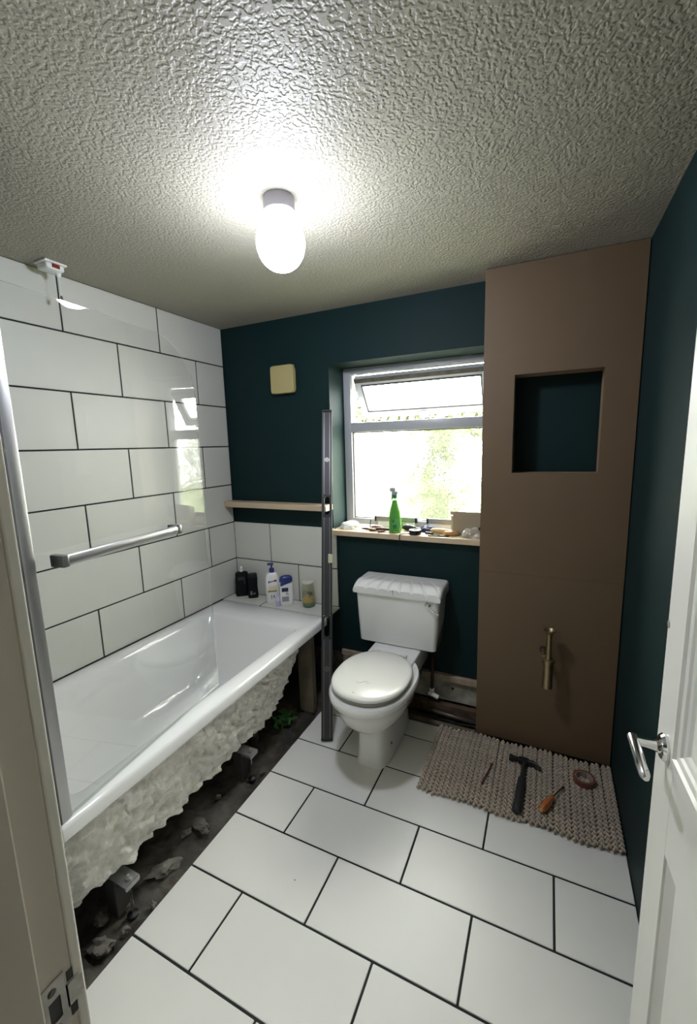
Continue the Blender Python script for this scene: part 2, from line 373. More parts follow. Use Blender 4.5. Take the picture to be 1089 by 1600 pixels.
r = BM(); lathe(r, [(.001, 0), (.026, 0), (.026, .005), (.022, .010), (.013, .012), (.012, .016), (.0, .016)], 28); bmesh.ops.transform(r, matrix=Matrix.Rotation(-PI / 2, 4, 'X'), verts=r.verts); obj('rose', r, chrome, hd, True, local=True, auto=35)
r = BM(); tube(r, [(0, .014, 0), (0, .035, .001), (0, .054, .002)], [.0100, .0085, .0085], 14); obj('neck', r, chrome, hd, True, local=True, auto=50)
r = BM(); tube(r, [(.0095, .0545, .003), (.008, .0545, .003), (-.03, .055, .001), (-.06, .055, -.003), (-.088, .054, -.006), (-.096, .0535, -.007)], [.0075, .0100, .0100, .0095, .0090, .005], 14); obj('lever', r, chrome, hd, True, local=True, auto=50)
ch = BM(); blob(ch, (LW - .006, .0005, 1.12), .008, 3, .4, sub=1, sc3=(1, .15, 1.1)); obj('chipped_paint', ch, M('bare_chip', (.30, .27, .22), .9), door, local=True)

# ================================================================== THINGS
# --- pipe boxing
BX0, BY = 1.625, 2.268
pb = thing('pipe_boxing', 'tall brown board pipe boxing beside the window with a square niche cut in it', 'boxing', (1.93, 2.34, 0))
NX0, NX1, NZ0, NZ1 = 1.758, 2.101, 1.349, 1.781
b = BM()
bx(b, BX0, NX0, BY, BY + .018, .874, ZC - .004); bx(b, NX1, XW - .004, BY, BY + .018, .874, ZC - .004)
bx(b, NX0, NX1, BY, BY + .018, NZ1, ZC - .004); bx(b, NX0, NX1, BY, BY + .018, .874, NZ0); obj('front_panel', b, mdf, pb)
b = BM(); bx(b, BX0, XW - .004, BY, BY + .018, .002, .8728, .0006, 1); obj('front_panel', b, mdf, pb)
b = BM(); bx(b, BX0, BX0 + .012, BY + .0182, YB - .0005, .002, ZC - .004); obj('side_panel', b, mdf, pb)
b = BM(); bx(b, NX1 + .002, NX1 + .020, BY + .0182, YB - .02, NZ0 - .04, NZ1 + .04); bx(b, NX0 - .02, NX0 - .002, BY + .0182, YB - .02, NZ0 - .04, NZ1 + .04)
bx(b, NX0 - .002, NX1 + .002, BY + .0182, YB - .02, NZ0 - .020, NZ0 - .002); bx(b, NX0 - .002, NX1 + .002, BY + .0182, YB - .02, NZ1 + .002, NZ1 + .020); obj('niche_lining', b, mdf_edge, pb)

# --- brass pipe on the boxing
pc = Vector((1.946, 2.195, 0))
bp_ = thing('brass_waste_pipe', 'brass telescopic waste pipe with flared top standing off the brown boxing', 'pipe', (pc.x, BY, .51))
b = BM(); lathe(b, [(.0125, .50), (.0125, .630), (.016, .638), (.0235, .645), (.0245, .650), (.022, .6505), (.013, .640), (.0105, .632), (.0105, .58)], 24, pc, caps=False); obj('upper_tube', b, brass, bp_, True, auto=50)
b = BM(); lathe(b, [(.020, .372), (.0215, .372), (.0215, .495), (.0265, .496), (.0265, .510), (.018, .512), (.0125, .512)], 24, pc, caps=True); obj('lower_tube', b, brass, bp_, True, auto=40)
b = BM(); tube(b, [(pc.x - .018, pc.y + .010, .515), (pc.x - .022, BY + .012, .520)], .009, 12); obj('branch', b, brass, bp_, True, auto=40)
b = BM(); tube(b, [(pc.x - .022, BY - .0015, .520), (pc.x - .022, BY - .0003, .520)], .017, 18); obj('rough_hole', b, M('dark_hole', (.03, .02, .012), .9), bp_)

# --- ceiling light
cl = thing('ceiling_light', 'lit white oval globe lamp on a round white ceiling base', 'lamp', (1.135, 1.40, ZC))
b = BM(); lathe(b, [(.046, ZC - .0005), (.0475, ZC - .004), (.0475, ZC - .040), (.044, ZC - .044), (.030, ZC - .044)], 36, (1.135, 1.40, 0)); obj('lamp_base', b, lilac_w, cl, True, auto=40)
b = BM(); zc_, hh, rr = 2.115, .081, .0745
pr_ = [(.034, ZC - .0445)] + [(rr * math.sin(a) ** .9, zc_ + hh * math.cos(a)) for a in [math.radians(28 + 152 * i / 18) for i in range(18)]] + [(.001, zc_ - hh)]
lathe(b, pr_, 36, (1.135, 1.40, 0)); obj('globe', b, lamp_m, cl, True)

# --- pull switch
ps = thing('pull_cord_switch', 'white ceiling pull cord switch with red neon above the bath', 'switch', (.085, 1.345, ZC))
b = BM(); bx(b, .045, .125, 1.300, 1.385, ZC - .008, ZC - .0005, .003, 2); bx(b, .052, .118, 1.307, 1.378, ZC - .030, ZC - .008, .008, 3); obj('switch_body', b, whitep, ps, True, auto=40)
b = BM(); bx(b, .1165, .1215, 1.328, 1.357, ZC - .024, ZC - .010, .001, 1); obj('neon_lens', b, red, ps)
b = BM(); tube(b, [(.085, 1.370, ZC - .029), (.085, 1.370, ZC - .045)], [.011, .006], 12); obj('cord_outlet', b, whitep, ps, True, auto=40)
b = BM(); tube(b, [(.085, 1.370, ZC - .044), (.085, 1.371, ZC - .115)], .0016, 8); obj('cord', b, whitep, ps)
b = BM(); lathe(b, [(.002, .0), (.0055, -.006), (.0055, -.020), (.002, -.024)], 12, (.085, 1.371, ZC - .112)); obj('cord_pull', b, M('grey_bob', (.12, .11, .09), .5), ps, True)

# --- extractor fan cover
fc = thing('extractor_fan_cover', 'small square cream yellow extractor fan cover on the teal back wall', 'vent', (.465, YB, 1.89))
b = BM()
def sq(r, y, bow): 
    out = []
    for k in range(48):
        a = 2 * PI * k / 48 + PI / 4; c_, s_ = math.cos(a), math.sin(a); e = 14
        q = (abs(c_) ** e + abs(s_) ** e) ** (-1 / e); out.append(Vector((.465 + r * q * c_, y, 1.89 + r * q * s_ )))
    return out
rings(b, [sq(.070, YB - .0005, 0), sq(.070, YB - .020, 0)]); obj('fan_body', b, gold, fc, True, auto=40)
b = BM(); rings(b, [sq(.076, YB - .0205, 0), sq(.081, YB - .024, 0), sq(.081, YB - .040, 0), sq(.078, YB - .0445, 0), sq(.05, YB - .047, 0)]); obj('front_cover', b, cream, fc, True, auto=40)

# --- shelf
b = BM(); bx(b, .0015, .7555, 2.321, YB - .0005, 1.118, 1.152, .003, 2); tag(obj('wall_shelf', b, oak), 'long narrow light oak shelf on the teal wall above the back tiles', 'shelf')

# --- shower screen (local frame: y along the glass from the hinge, x = glass normal, z up)
smx = Matrix.Translation((.770, .7605, 0)) @ Matrix.Rotation(math.radians(6.5), 4, 'Z')
ss = thing('shower_screen', 'clear glass bath screen with rounded top corner standing on the bath rim', 'screen', mx=smx)
GL, GT, R = .685, 1.885, .20
poly = [(.0242, .5195), (GL, .5195)]
for k in range(13):
    a = PI / 2 * k / 12; poly.append((GL - R + R * math.cos(a), GT - R + R * math.sin(a)))
poly.append((.0242, GT))
mx = Matrix(((0, 0, 1, 0), (1, 0, 0, 0), (0, 1, 0, 0), (0, 0, 0, 1)))
b = BM(); prism(b, poly, -.0025, .0025, mx); gp = obj('glass_panel', b, glass_screen, ss, local=True)
b = BM()
pts = [Vector((0, y, z)) for y, z in poly[1:]]
rs = []
for i, p in enumerate(pts):
    t = (pts[min(i + 1, len(pts) - 1)] - pts[max(i - 1, 0)]).normalized(); nn = t.cross(Vector((1, 0, 0))).normalized()
    if nn.dot(p - Vector((0, .3, 1.2))) < 0: nn = -nn
    rs.append([p + Vector((sx * .0022, 0, 0)) + nn * o_ for sx, o_ in ((-1, .0003), (1, .0003), (1, .0010), (-1, .0010))])
rings(b, rs); obj('polished_edge', b, glass_edge, ss, local=True)
b = BM(); bx(b, -.011, .010, -.0200, -.006, .5165, 1.90, .001, 1); obj('wall_profile', b, M('shadow_grey_alu', (.10, .10, .105), .5, .5), ss, local=True)
b = BM(); bx(b, -.008, .008, -.006, .024, .5165, 1.90, .003, 2); obj('wall_channel', b, alu, ss, True, local=True, auto=40)
b = BM(); bx(b, -.004, .004, .0245, GL - .002, .5140, .5205, .001, 1); obj('bottom_seal', b, glass_edge, ss, local=True)
b = BM(); rings(b, [[Vector((.040 + .009 * math.cos(a), y, 1.222 + .0155 * math.sin(a))) for a in [2 * PI * k / 20 for k in range(20)]] for y in (.080, .478)]); tr = obj('towel_rail', b, M('satin_chrome', (.66, .66, .66), .28, .9), ss, True, local=True, auto=40)
for y in (.070, .486):
    b = BM(); bx(b, .0027, .050, y - .008, y + .010, 1.206, 1.238, .003, 2); obj('rail_bracket', b, M('grey_bracket', (.20, .20, .20), .35, .8), tr, True, local=True, auto=40)

# --- bath
ba = thing('bathtub', 'white acrylic bath with its side panel off and rough underside showing', 'bath', (.39, 1.49, -.03))
BY0, BY1, BX1, RZ = .7400, 2.240, .785, .513
def rrect(x0, x1, y0, y1, r, z, n=10):
    out = []
    for (cx, cy, a0) in ((x1 - r, y1 - r, 0), (x0 + r, y1 - r, 90), (x0 + r, y0 + r, 180), (x1 - r, y0 + r, 270)):
        for k in range(n):
            a = math.radians(a0 + 90 * k / (n - 1)); out.append(Vector((cx + r * math.cos(a), cy + r * math.sin(a), z)))
    return out
b = BM()
X0 = .0008
rings(b, [rrect(X0 + .012, BX1 - .010, BY0 + .012, BY1 - .012, .012, .470), rrect(X0, BX1, BY0 + .0005, BY1, .012, .468), rrect(X0, BX1, BY0 + .0005, BY1, .012, .500), rrect(X0 + .003, BX1 - .004, BY0 + .003, BY1 - .004, .012, .509), rrect(X0 + .010, BX1 - .012, BY0 + .010, BY1 - .012, .012, RZ),
          rrect(.070, .712, .820, 2.055, .040, RZ), rrect(.076, .706, .826, 2.049, .040, .509), rrect(.088, .692, .842, 2.034, .045, .490), rrect(.112, .655, .90, 1.96, .09, .33), rrect(.135, .63, .955, 1.88, .10, .215), rrect(.165, .60, 1.0, 1.82, .10, .175), rrect(.23, .54, 1.10, 1.70, .09, .165)], False, True)
obj('bath_shell', b, acrylic, ba, True, auto=42)
# rough resin underside, hung below the rim
b = BM(); NY, NZ_ = 230, 64
def under(u, v):
    y = .752 + u * (2.092 - .752)
    endf = max(0.0, (y - 1.78) / .31)                       # the far end tapers up under the rim
    zb_ = .118 + .30 * min(1, endf) ** 1.5
    bulge = .012 * math.sin(y * 14)
    if v < .62:
        t = v / .62; z = .474 + (zb_ + .05 - .474) * t; x = .742 - .050 * t ** 1.4
    else:
        t = (v - .62) / .38; a = t * PI / 2; z = zb_ + .05 * (1 - math.sin(a)); x = .692 - .05 + .05 * math.cos(a) - .40 * max(0, t - .35)
    p = Vector((x, y, z)); am = min(1, v * 7)
    nz = noise.fractal(Vector((y * 11, z * 13, x * 9)), .9, 2.0, 4) ; n2 = noise.noise(Vector((y * 34, z * 38, 3)))
    d_ = am * (.019 * nz + .036 * (.5 - abs(noise.noise(Vector((y * 17, z * 20, 5))))*2.2) * .55 + .012 * n2 - .005 * abs(noise.noise(Vector((y * 75, z * 75, 9)))) * 2)
    drip = (.042 * max(0, noise.noise(Vector((y * 6.5, 1.7, 0)))) + .026 * max(0, noise.noise(Vector((y * 19, 4.7, 0))))) * min(1, v * 1.4)
    return p + Vector((d_, .006 * n2 * am, -drip + .012 * nz * am * (v > .45)))
grid(b, NY, NZ_, under); u_ = obj('resin_underside', b, foam, ba, True); 
b = BM(); bx(b, .16, .62, .80, 2.02, .125, .16, .01, 1); obj('base_board', b, timber_d, ba)
for y in (.945, 1.575):
    b = BM(); bx(b, .655, .742, y - .024, y + .024, .106, .110, .001, 1); bx(b, .739, .743, y - .024, y + .024, .094, .110); bx(b, .655, .742, y - .026, y - .023, .098, .110); bx(b, .655, .742, y + .023, y + .026, .098, .110)
    lg = obj('leg_bracket', b, steel, ba)
    b = BM(); tube(b, [(.722, y, -.026), (.722, y, .126)], .0045, 10); obj('threaded_rod', b, chrome, lg, True, auto=50)
    b = BM(); lathe(b, [(.011, .111), (.011, .118)], 6, (.722, y, 0)); lathe(b, [(.011, .098), (.011, .1055)], 6, (.722, y, 0)); obj('nut', b, steel, lg)
    b = BM(); bx(b, .640, .690, y - .030, y + .030, -.030, .1055, .003, 1); obj('packing_block', b, M('dark_block', (.035, .032, .028), .8), lg)
    b = BM(); lathe(b, [(.018, -.032), (.018, -.024), (.008, -.018)], 16, (.722, y, 0)); obj('foot_pad', b, blackp, lg, True, auto=40)

# --- tiled ledge at the far end of the bath
tl = thing('tiled_ledge', 'white tiled ledge between the far end of the bath and the back wall', 'ledge', (.39, 2.33, .49))
b = BM(); bx(b, .001, .784, 2.242, YB - .0115, .482, .503); obj('ledge_board', b, grout, tl)
b = BM(); bx(b, .2992, .3048, 2.2428, YB - .0116, .503, .5130); obj('grout_joint', b, grout, tl)
tile(tl, (.0012, 2.2425, .503), (.299, YB - .0115, .5132), tile_w, .001); tile(tl, (.305, 2.2425, .503), (.785, YB - .0115, .5132), tile_w, .001)

# --- timber post and offcut under the far end
b = BM(); bx(b, .655, .745, 2.105, 2.150, -.028, .4675, .003, 1); tag(obj('timber_post', b, timber), 'short timber post holding up the far corner of the bath rim', 'post')
b = BM(); bx(b, .34, .652, -.045, .045, -.022, .022, .003, 1, Matrix.Translation((0, 2.075, .110)) @ Matrix.Rotation(math.radians(-14), 4, 'Z') @ Matrix.Translation((0, .10, -.02)) @ Matrix.Rotation(math.radians(9), 4, 'Y')); tag(obj('timber_offcut', b, timber_d), 'timber brace lying low against the post under the bath', 'timber')
b = BM(); tube(b, [(.600, 1.750, -.03), (.600, 1.750, .045), (.600, 1.756, .064), (.598, 1.775, .072), (.590, 1.86, .072)], .019, 14); lathe(b, [(.024, .015), (.024, .040)], 14, (.600, 1.750, 0)); tag(obj('waste_elbow_pipe', b, M('dull_black_pipe', (.035, .033, .030), .5), None, True, auto=40), 'dark plastic waste elbow pipe behind the far bath leg', 'pipe')

# --- dirt and rubble under the bath
b = BM()
def dirt_fn(u, v):
    x = -.002 + u * .796; y = .74 + v * (2.43 - .74)
    z = -.040 + .022 * noise.fractal(Vector((x * 9, y * 9, 0)), 1.0, 2.0, 5) + .010 * noise.noise(Vector((x * 34, y * 34, 4)))
    return Vector((x, y, min(z, -.012)))
grid(b, 90, 190, dirt_fn)
def dirt2(u, v):
    x = .794 + u * .84; y = 2.229 + v * .20
    return Vector((x, y, min(-.062 + .02 * noise.fractal(Vector((x * 11, y * 11, 2)), 1.0, 2.0, 4), -.03)))
grid(b, 80, 24, dirt2)
tag(obj('dirt_bed', b, dirt, None, True), 'grey dirt and crumbled screed beneath the bath and behind the toilet', 'dirt', kind='stuff')
stones = [(.690, 1.285, .034, (1.3, .8, .45), 'ridged grey rubble lump near the floor tile edge under the bath middle'), (.660, 1.235, .018, (1.2, .8, .6), 'small flat rubble chip left of the ridged lump'),
          (.700, 1.095, .044, (.8, 1.4, .4), 'long pale flat rubble slab beside the cut floor tile edge'), (.655, 1.425, .012, (1, 1, .9), 'tiny pale stone alone on the dirt under the bath middle'),
          (.715, .835, .034, (.9, 1.2, .7), 'rounded grey stone by the door frame under the near bath end'), (.645, .885, .022, (1.2, .9, .7), 'dark rubble chip behind the nearest bath leg'),
          (.745, .900, .014, (1, 1, .7), 'small stone right beside the foot of the nearest bath leg'), (.765, .990, .013, (1.3, .8, .6), 'small chip along the tile edge past the nearest bath leg'),
          (.745, 1.62, .012, (1, .8, .7), 'small stone beside the foot of the far bath leg'), (.685, .955, .016, (1, 1.2, .6), 'crumbled lump just left of the nearest bath leg rod')]
for i, (x, y, r, s3, lb) in enumerate(stones):
    b = BM(); blob(b, (x, y, -.024 + r * s3[2] * .3), r * .85, i + 2, .75, 1.7, 3, s3, i * 1.3); tag(obj('rubble_stone', b, stone, None, True, auto=30), lb, 'stone')
b = BM(); random.seed(5)
for k in range(150):
    a = random.uniform(0, 2 * PI); r = min(abs(random.gauss(0, .036)), .052); c = Vector((.648 + r * math.cos(a), 1.955 + r * 1.1 * math.sin(a), -.012 + random.uniform(0, .085) * max(.15, 1 - r / .1)))
    l = random.uniform(.010, .022); u1 = Vector((random.gauss(0, 1), random.gauss(0, 1), random.gauss(0, .6))).normalized() * l; u2 = u1.orthogonal().normalized() * l * .4
    b.faces.new([b.verts.new(p) for p in (c - u1, c + u2, c + u1, c - u2)])
tag(obj('moss_clump', b, moss), 'dark green mossy clump on the dirt under the far end of the bath', 'moss', kind='stuff')
b = BM()
def sheet(u, v):
    x = .714 + u * .076; y = 1.80 + v * .27; n_ = noise.noise(Vector((u * 4, v * 5, 1))); return Vector((x, y, -.010 + .018 * (1 - u) * (n_ + .8) + .007 * noise.noise(Vector((u * 12, v * 14, 7)))))
grid(b, 16, 30, sheet); o = obj('polythene_sheet', b, polythene, None, True); tag(o, 'crumpled clear polythene scrap along the cut tile edge beside the green moss', 'plastic')

# --- exposed wall foot behind the toilet
def plank(name, lo, hi, mat, label, cat, rot=0):
    b = BM(); bx(b, lo[0], hi[0], lo[1], hi[1], lo[2], hi[2], .003, 1)
    for v in b.verts: v.co += Vector((0, .0016, .003)) * noise.noise(v.co * 9)
    return tag(obj(name, b, mat), label, cat)
plank('timber_batten', (1.30, YB - .018, .170), (1.618, YB + .028, .207), timber_pale, 'pale timber batten at the foot of the teal wall beside the brown boxing', 'timber')
plank('timber_batten', (.79, YB - .014, .205), (1.11, YB + .028, .240), timber_pale, 'grey timber batten at the foot of the teal wall left of the toilet', 'timber')
bb = thing('backing_board', 'dirty white backing board with a hole exposed behind the toilet', 'board', (1.45, YB, .05))
b = BM(); bx(b, 1.23, 1.619, YB + .004, YB + .028, .046, .166, .002, 1); obj('board', b, plasterb, bb)
b = BM(); tube(b, [(1.475, YB + .0035, .125), (1.475, YB + .006, .125)], .008, 14); obj('drill_hole', b, gasket, bb)
plank('backing_board', (.79, YB + .004, .075), (1.10, YB + .028, .200), plasterb, 'dirty grey backing board exposed left of the toilet', 'board')
plank('floor_plank', (1.22, 2.372, -.020), (1.620, 2.405, .042), timber_d, 'dark brown timber plank lying low against the wall right of the toilet', 'timber')
plank('floor_plank', (1.22, 2.262, -.052), (1.622, 2.292, -.006), timber, 'lower worn timber edge board behind the last floor tiles', 'timber')
plank('floor_plank', (.80, 2.372, -.040), (1.09, 2.405, .060), timber_d, 'dark brown timber plank lying low left of the toilet', 'timber')
cp = thing('copper_pipe', 'dark copper supply pipe with white plastic fitting right of the toilet', 'pipe', (1.37, 2.37, .1))
b = BM(); tube(b, [(1.367, 2.390, .30), (1.367, 2.384, .20), (1.367, 2.378, .12)], .008, 10); obj('riser', b, copper, cp, True)
b = BM(); tube(b, [(1.367, 2.376, .125), (1.367, 2.374, .085)], .014, 12); tube(b, [(1.350, 2.372, .098), (1.405, 2.368, .082)], .013, 12); obj('plastic_fitting', b, whitep, cp, True, auto=40)
b = BM(); tube(b, [(1.36, 2.345, .012), (1.48, 2.345, .004), (1.615, 2.345, -.004)], .011, 12); tag(obj('horizontal_pipe', b, M('dull_grey_pipe', (.13, .11, .09), .4, .5), None, True), 'thin dull pipe running along the floor edge right of the toilet', 'pipe')

# --- toilet
XT = 1.206
to = thing('toilet', 'white close coupled toilet with ribbed cistern lid below the window', 'toilet', (XT, 2.03, 0))
def egg(z, w, yf, yb, e=2.2, split=.55, n=48, xo=0):
    yc = yf + (yb - yf) * split; out = []
    for k in range(n):
        a = 2 * PI * k / n; c_, s_ = math.cos(a), math.sin(a)
        x = w * math.copysign(abs(c_) ** (2 / e), c_); L = (yb - yc) if s_ > 0 else (yc - yf); y = L * math.copysign(abs(s_) ** (2 / e), s_)
        out.append(Vector((XT + xo + x, yc + y, z)))
    return out
b = BM()
rings(b, [egg(0, .083, 1.822, 2.26, 4.5), egg(.010, .084, 1.821, 2.262, 4.5), egg(.026, .079, 1.827, 2.255, 4.5), egg(.12, .077, 1.832, 2.25, 4.2), egg(.172, .078, 1.830, 2.25, 3.8), egg(.188, .084, 1.822, 2.25, 3.2), egg(.205, .106, 1.785, 2.25, 2.6), egg(.235, .134, 1.740, 2.24, 2.4), egg(.275, .157, 1.703, 2.22, 2.3), egg(.325, .174, 1.678, 2.20, 2.3), egg(.362, .186, 1.660, 2.19, 2.25),
          egg(.372, .194, 1.650, 2.19, 2.25), egg(.393, .196, 1.648, 2.19, 2.25), egg(.402, .190, 1.655, 2.185, 2.25)])
obj('pan', b, ceramic, to, True, auto=50)
b = BM(); bx(b, XT - .128, XT + .135, 2.075, 2.392, .300, .412, .010, 3); obj('cistern_deck', b, ceramic, to, True, auto=40)
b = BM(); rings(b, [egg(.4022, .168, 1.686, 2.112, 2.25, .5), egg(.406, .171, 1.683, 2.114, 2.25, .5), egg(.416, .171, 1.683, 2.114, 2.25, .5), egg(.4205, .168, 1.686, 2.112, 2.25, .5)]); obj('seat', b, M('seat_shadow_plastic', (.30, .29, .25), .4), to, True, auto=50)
b = BM(); rings(b, [egg(.4225, .172, 1.680, 2.112, 2.25, .5), egg(.4245, .177, 1.675, 2.116, 2.25, .5), egg(.432, .178, 1.674, 2.117, 2.25, .5), egg(.4385, .173, 1.680, 2.112, 2.25, .5), egg(.442, .158, 1.70, 2.098, 2.2, .5), egg(.4445, .11, 1.76, 2.05, 2.1, .5), egg(.445, .05, 1.84, 1.97, 2, .5)]); ld = obj('lid', b, lid_m, to, True, auto=60)
b = BM()
for k, pts_ in enumerate([[(-.035, 1.795), (-.030, 1.782), (-.018, 1.786), (-.005, 1.800), (.008, 1.812)], [(.010, 1.800), (.020, 1.792), (.025, 1.806)], [(-.02, 1.712), (-.012, 1.709)]]):
    tube(b, [(XT + x, y, .4448 if y > 1.75 else .4432) for x, y in pts_], .0011, 5)
obj('scuff_marks', b, M('grey_scuff', (.40, .39, .37), .6), ld)['kind'] = 'stuff'
for x in (-.075, .075):
    b = BM(); tube(b, [(XT + x - .018, 2.128, .424), (XT + x + .018, 2.128, .424)], .0085, 12); obj('hinge', b, lid_m, to, True, auto=40)
for y, z in ((1.93, .075), (2.08, .135)):
    b = BM(); tube(b, [(XT + .070, y, z), (XT + .0795, y, z)], .006, 10); obj('screw_hole', b, M('dark_screw_cap', (.08, .075, .07), .6), to)
# cistern body, tapered
b = BM()
def rr2(x0, x1, y0, y1, r, z): return rrect(x0, x1, y0, y1, r, z, 7)
rings(b, [rr2(.998, 1.413, 2.240, 2.400, .02, .4135), rr2(.992, 1.419, 2.232, 2.402, .022, .420), rr2(.985, 1.432, 2.222, 2.403, .024, .56), rr2(.980, 1.441, 2.217, 2.404, .024, .700)]); obj('cistern', b, ceramic, to, True, auto=40)
b = BM()
def lidfn(u, v):
    x0, x1, y0, y1 = .969, 1.452, 2.203, 2.406
    x = x0 + u * (x1 - x0); y = y0 + v * (y1 - y0)
    e = min(u, 1 - u) * (x1 - x0); ev = v * (y1 - y0)
    z = .764
    if e < .022: z -= .022 * (1 - math.sqrt(max(0, 1 - (1 - e / .022) ** 2)))
    if ev < .075: z -= .030 * (1 - ev / .075) ** 2
    bk = (y1 - y)
    if bk < .012: z -= .012 * (1 - math.sqrt(max(0, 1 - (1 - bk / .012) ** 2)))
    # fan of scallops across the front slope
    ang = math.atan2(x - 1.175, 2.60 - y); ph = ang / math.radians(8.8)
    fr = ph - math.floor(ph); groove = -(1 - min(1, min(fr, 1 - fr) / .16)) ** 1.2
    puff = .007 * math.sin(PI * fr) ** .6
    fade = max(0, 1 - v / .72) ** .8 * min(1, e / .03)
    z += (puff * max(0, 1 - abs(v - .12) / .35) + .007 * groove) * fade
    return Vector((x, y, z))
NXg, NYg = 180, 44
vsg = [[b.verts.new(lidfn(i / (NXg - 1), j / (NYg - 1))) for j in range(NYg)] for i in range(NXg)]
for i in range(NXg - 1):
    for j in range(NYg - 1): b.faces.new((vsg[i][j], vsg[i + 1][j], vsg[i + 1][j + 1], vsg[i][j + 1]))
loop = [vsg[i][0] for i in range(NXg)] + [vsg[-1][j] for j in range(1, NYg)] + [vsg[i][-1] for i in range(NXg - 2, -1, -1)] + [vsg[0][j] for j in range(NYg - 2, 0, -1)]
low = [b.verts.new((v.co.x + (.003 if v.co.x < 1.2 else -.003) * 1, v.co.y + (.002 if v.co.y < 2.3 else -.001), .7005)) for v in loop]
for i in range(len(loop)): k = (i + 1) % len(loop); b.faces.new((loop[i], loop[k], low[k], low[i]))
b.faces.new(low); obj('cistern_lid', b, ceramic, to, True, auto=50)
b = BM(); lathe(b, [(.001, 0), (.016, 0), (.016, .004), (.010, .007), (.008, .018), (.0, .019)], 20); bmesh.ops.transform(b, matrix=Matrix.Translation((1.384, 2.2185, .681)) @ Matrix.Rotation(PI / 2, 4, 'X'), verts=b.verts)
tube(b, [(1.384, 2.203, .681), (1.400, 2.199, .668), (1.420, 2.196, .655), (1.443, 2.194, .643)], [.0045, .004, .004, .0055], 10); obj('flush_lever', b, chrome, to, True, auto=40)

# --- spirit level leaning on the back wall
P0, P1 = Vector((.943, 1.902, 0)), Vector((.752, 2.385, 1.688)); zl = (P1 - P0).normalized()
wd = Vector((.90, .43, 0)); wd = (wd - zl * wd.dot(zl)).normalized(); nl = zl.cross(wd)
lm = Matrix((wd, nl, zl)).transposed().to_4x4(); lm.translation = P0 + Vector((0, 0, .006))
LL = (P1 - P0).length
sl = thing('spirit_level', 'long dark grey spirit level leaning upright between bath and toilet', 'level', P0, mx=lm)
W2, T2 = .0285, .0125
holes = [(.505, .625), (1.155, 1.275)]
b = BM()
cuts = [0.012] + [z for h in holes for z in h] + [LL - .012]
for a, c_ in zip(cuts[0::2], cuts[1::2]): bx(b, -W2 + .0005, W2 - .0005, -T2 * .55, T2 * .55, a, c_)
bx(b, -W2, -W2 + .009, -T2, T2, .012, LL - .012, .0015, 1); bx(b, W2 - .009, W2, -T2, T2, .012, LL - .012, .0015, 1); obj('body', b, darkgrey, sl, local=True)
b = BM()
for x in (-W2 + .0125, W2 - .0125): bx(b, x - .0022, x + .0022, -T2 * .72, T2 * .72, .015, .50); bx(b, x - .0022, x + .0022, -T2 * .72, T2 * .72, .63, 1.15); bx(b, x - .0022, x + .0022, -T2 * .72, T2 * .72, 1.28, LL - .015)
obj('edge_rails', b, rail_grey, sl, local=True)
for z0, z1 in ((0, .0125), (LL - .0125, LL)):
    b = BM(); bx(b, -W2 - .0012, W2 + .0012, -T2 - .001, T2 + .001, z0, z1, .002, 1); obj('end_cap', b, blackp, sl, local=True)
for z0, z1 in holes:
    b = BM(); zc2 = (z0 + z1) / 2; hl = (z1 - z0) / 2
    def stad(r, y): 
        out = []
        for k in range(28):
            a = 2 * PI * k / 28; off = (hl - .0225) * (1 if math.sin(a) >= 0 else -1); out.append(Vector((r * math.cos(a), y, zc2 + off + r * math.sin(a))))
        return out
    rs = [stad(.0145, -T2 * 1.05), stad(.0235, -T2 * 1.05), stad(.0235, T2 * 1.05), stad(.0145, T2 * 1.05)]
    vv = [[b.verts.new(p) for p in r_] for r_ in rs]
    for q0, q1 in zip(vv, vv[1:] + vv[:1]):
        for k in range(28): b.faces.new((q0[k], q0[(k + 1) % 28], q1[(k + 1) % 28], q1[k]))
    obj('hand_grip', b, blackr, sl, local=True)
for z, lit in ((1.475, 1), (.350, 0)):
    b = BM(); t = BM(); torus(t, None, .0165, .004, 24, 8, Matrix.Translation((0, 0, z)) @ Matrix.Rotation(PI / 2, 4, 'X')); rg = obj('vial_ring', t, blackp, sl, True, local=True); b.free()
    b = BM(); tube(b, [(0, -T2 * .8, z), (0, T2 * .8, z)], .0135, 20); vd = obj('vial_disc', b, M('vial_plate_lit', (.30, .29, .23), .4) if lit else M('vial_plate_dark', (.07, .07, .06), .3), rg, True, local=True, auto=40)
b = BM(); tube(b, [(W2 - .014, 0, .905), (W2 - .014, 0, .945)], .007, 12); bx(b, W2 - .022, W2 + .001, -T2 * 1.02, T2 * 1.02, .90, .95, .003, 2); obj('edge_vial', b, M('vial_yellow', (.45, .44, .30), .2), sl, local=True)

# --- bath mat
RX0, RX1, RY0, RY1 = 1.447, 2.222, 1.790, 2.238
mt = thing('bath_mat', 'grey beige ribbed cotton mat on the floor before the brown boxing', 'mat', (1.83, 2.01, 0))
b = BM(); bx(b, RX0 + .004, RX1 - .003, RY0 + .012, RY1 - .008, .0006, .007, .002, 1); obj('backing', b, M('mat_backing', (.16, .14, .11), .95), mt)
NR = 36; pit = (RX1 - RX0) / NR
b = BM(); nb = 21; L_ = RY1 - RY0
for k in range(nb):
    y = (k + .5) / nb * L_
    for sx in (-1, 1):
        t = bmesh.new(); bmesh.ops.create_uvsphere(t, u_segments=8, v_segments=5, radius=1)
        sc_ = Matrix.Translation((sx * pit * .17, y + sx * .0052, .0125)) @ Matrix.Rotation(sx * .62, 4, 'Z') @ Matrix.Diagonal((pit * .27, .0125, .0078, 1)); join(b, t, sc_)
bmesh.ops.recalc_face_normals(b, faces=b.faces)
rme = bpy.data.meshes.new('rib'); b.to_mesh(rme); b.free(); rme.materials.append(wool)
for p in rme.polygons: p.use_smooth = True
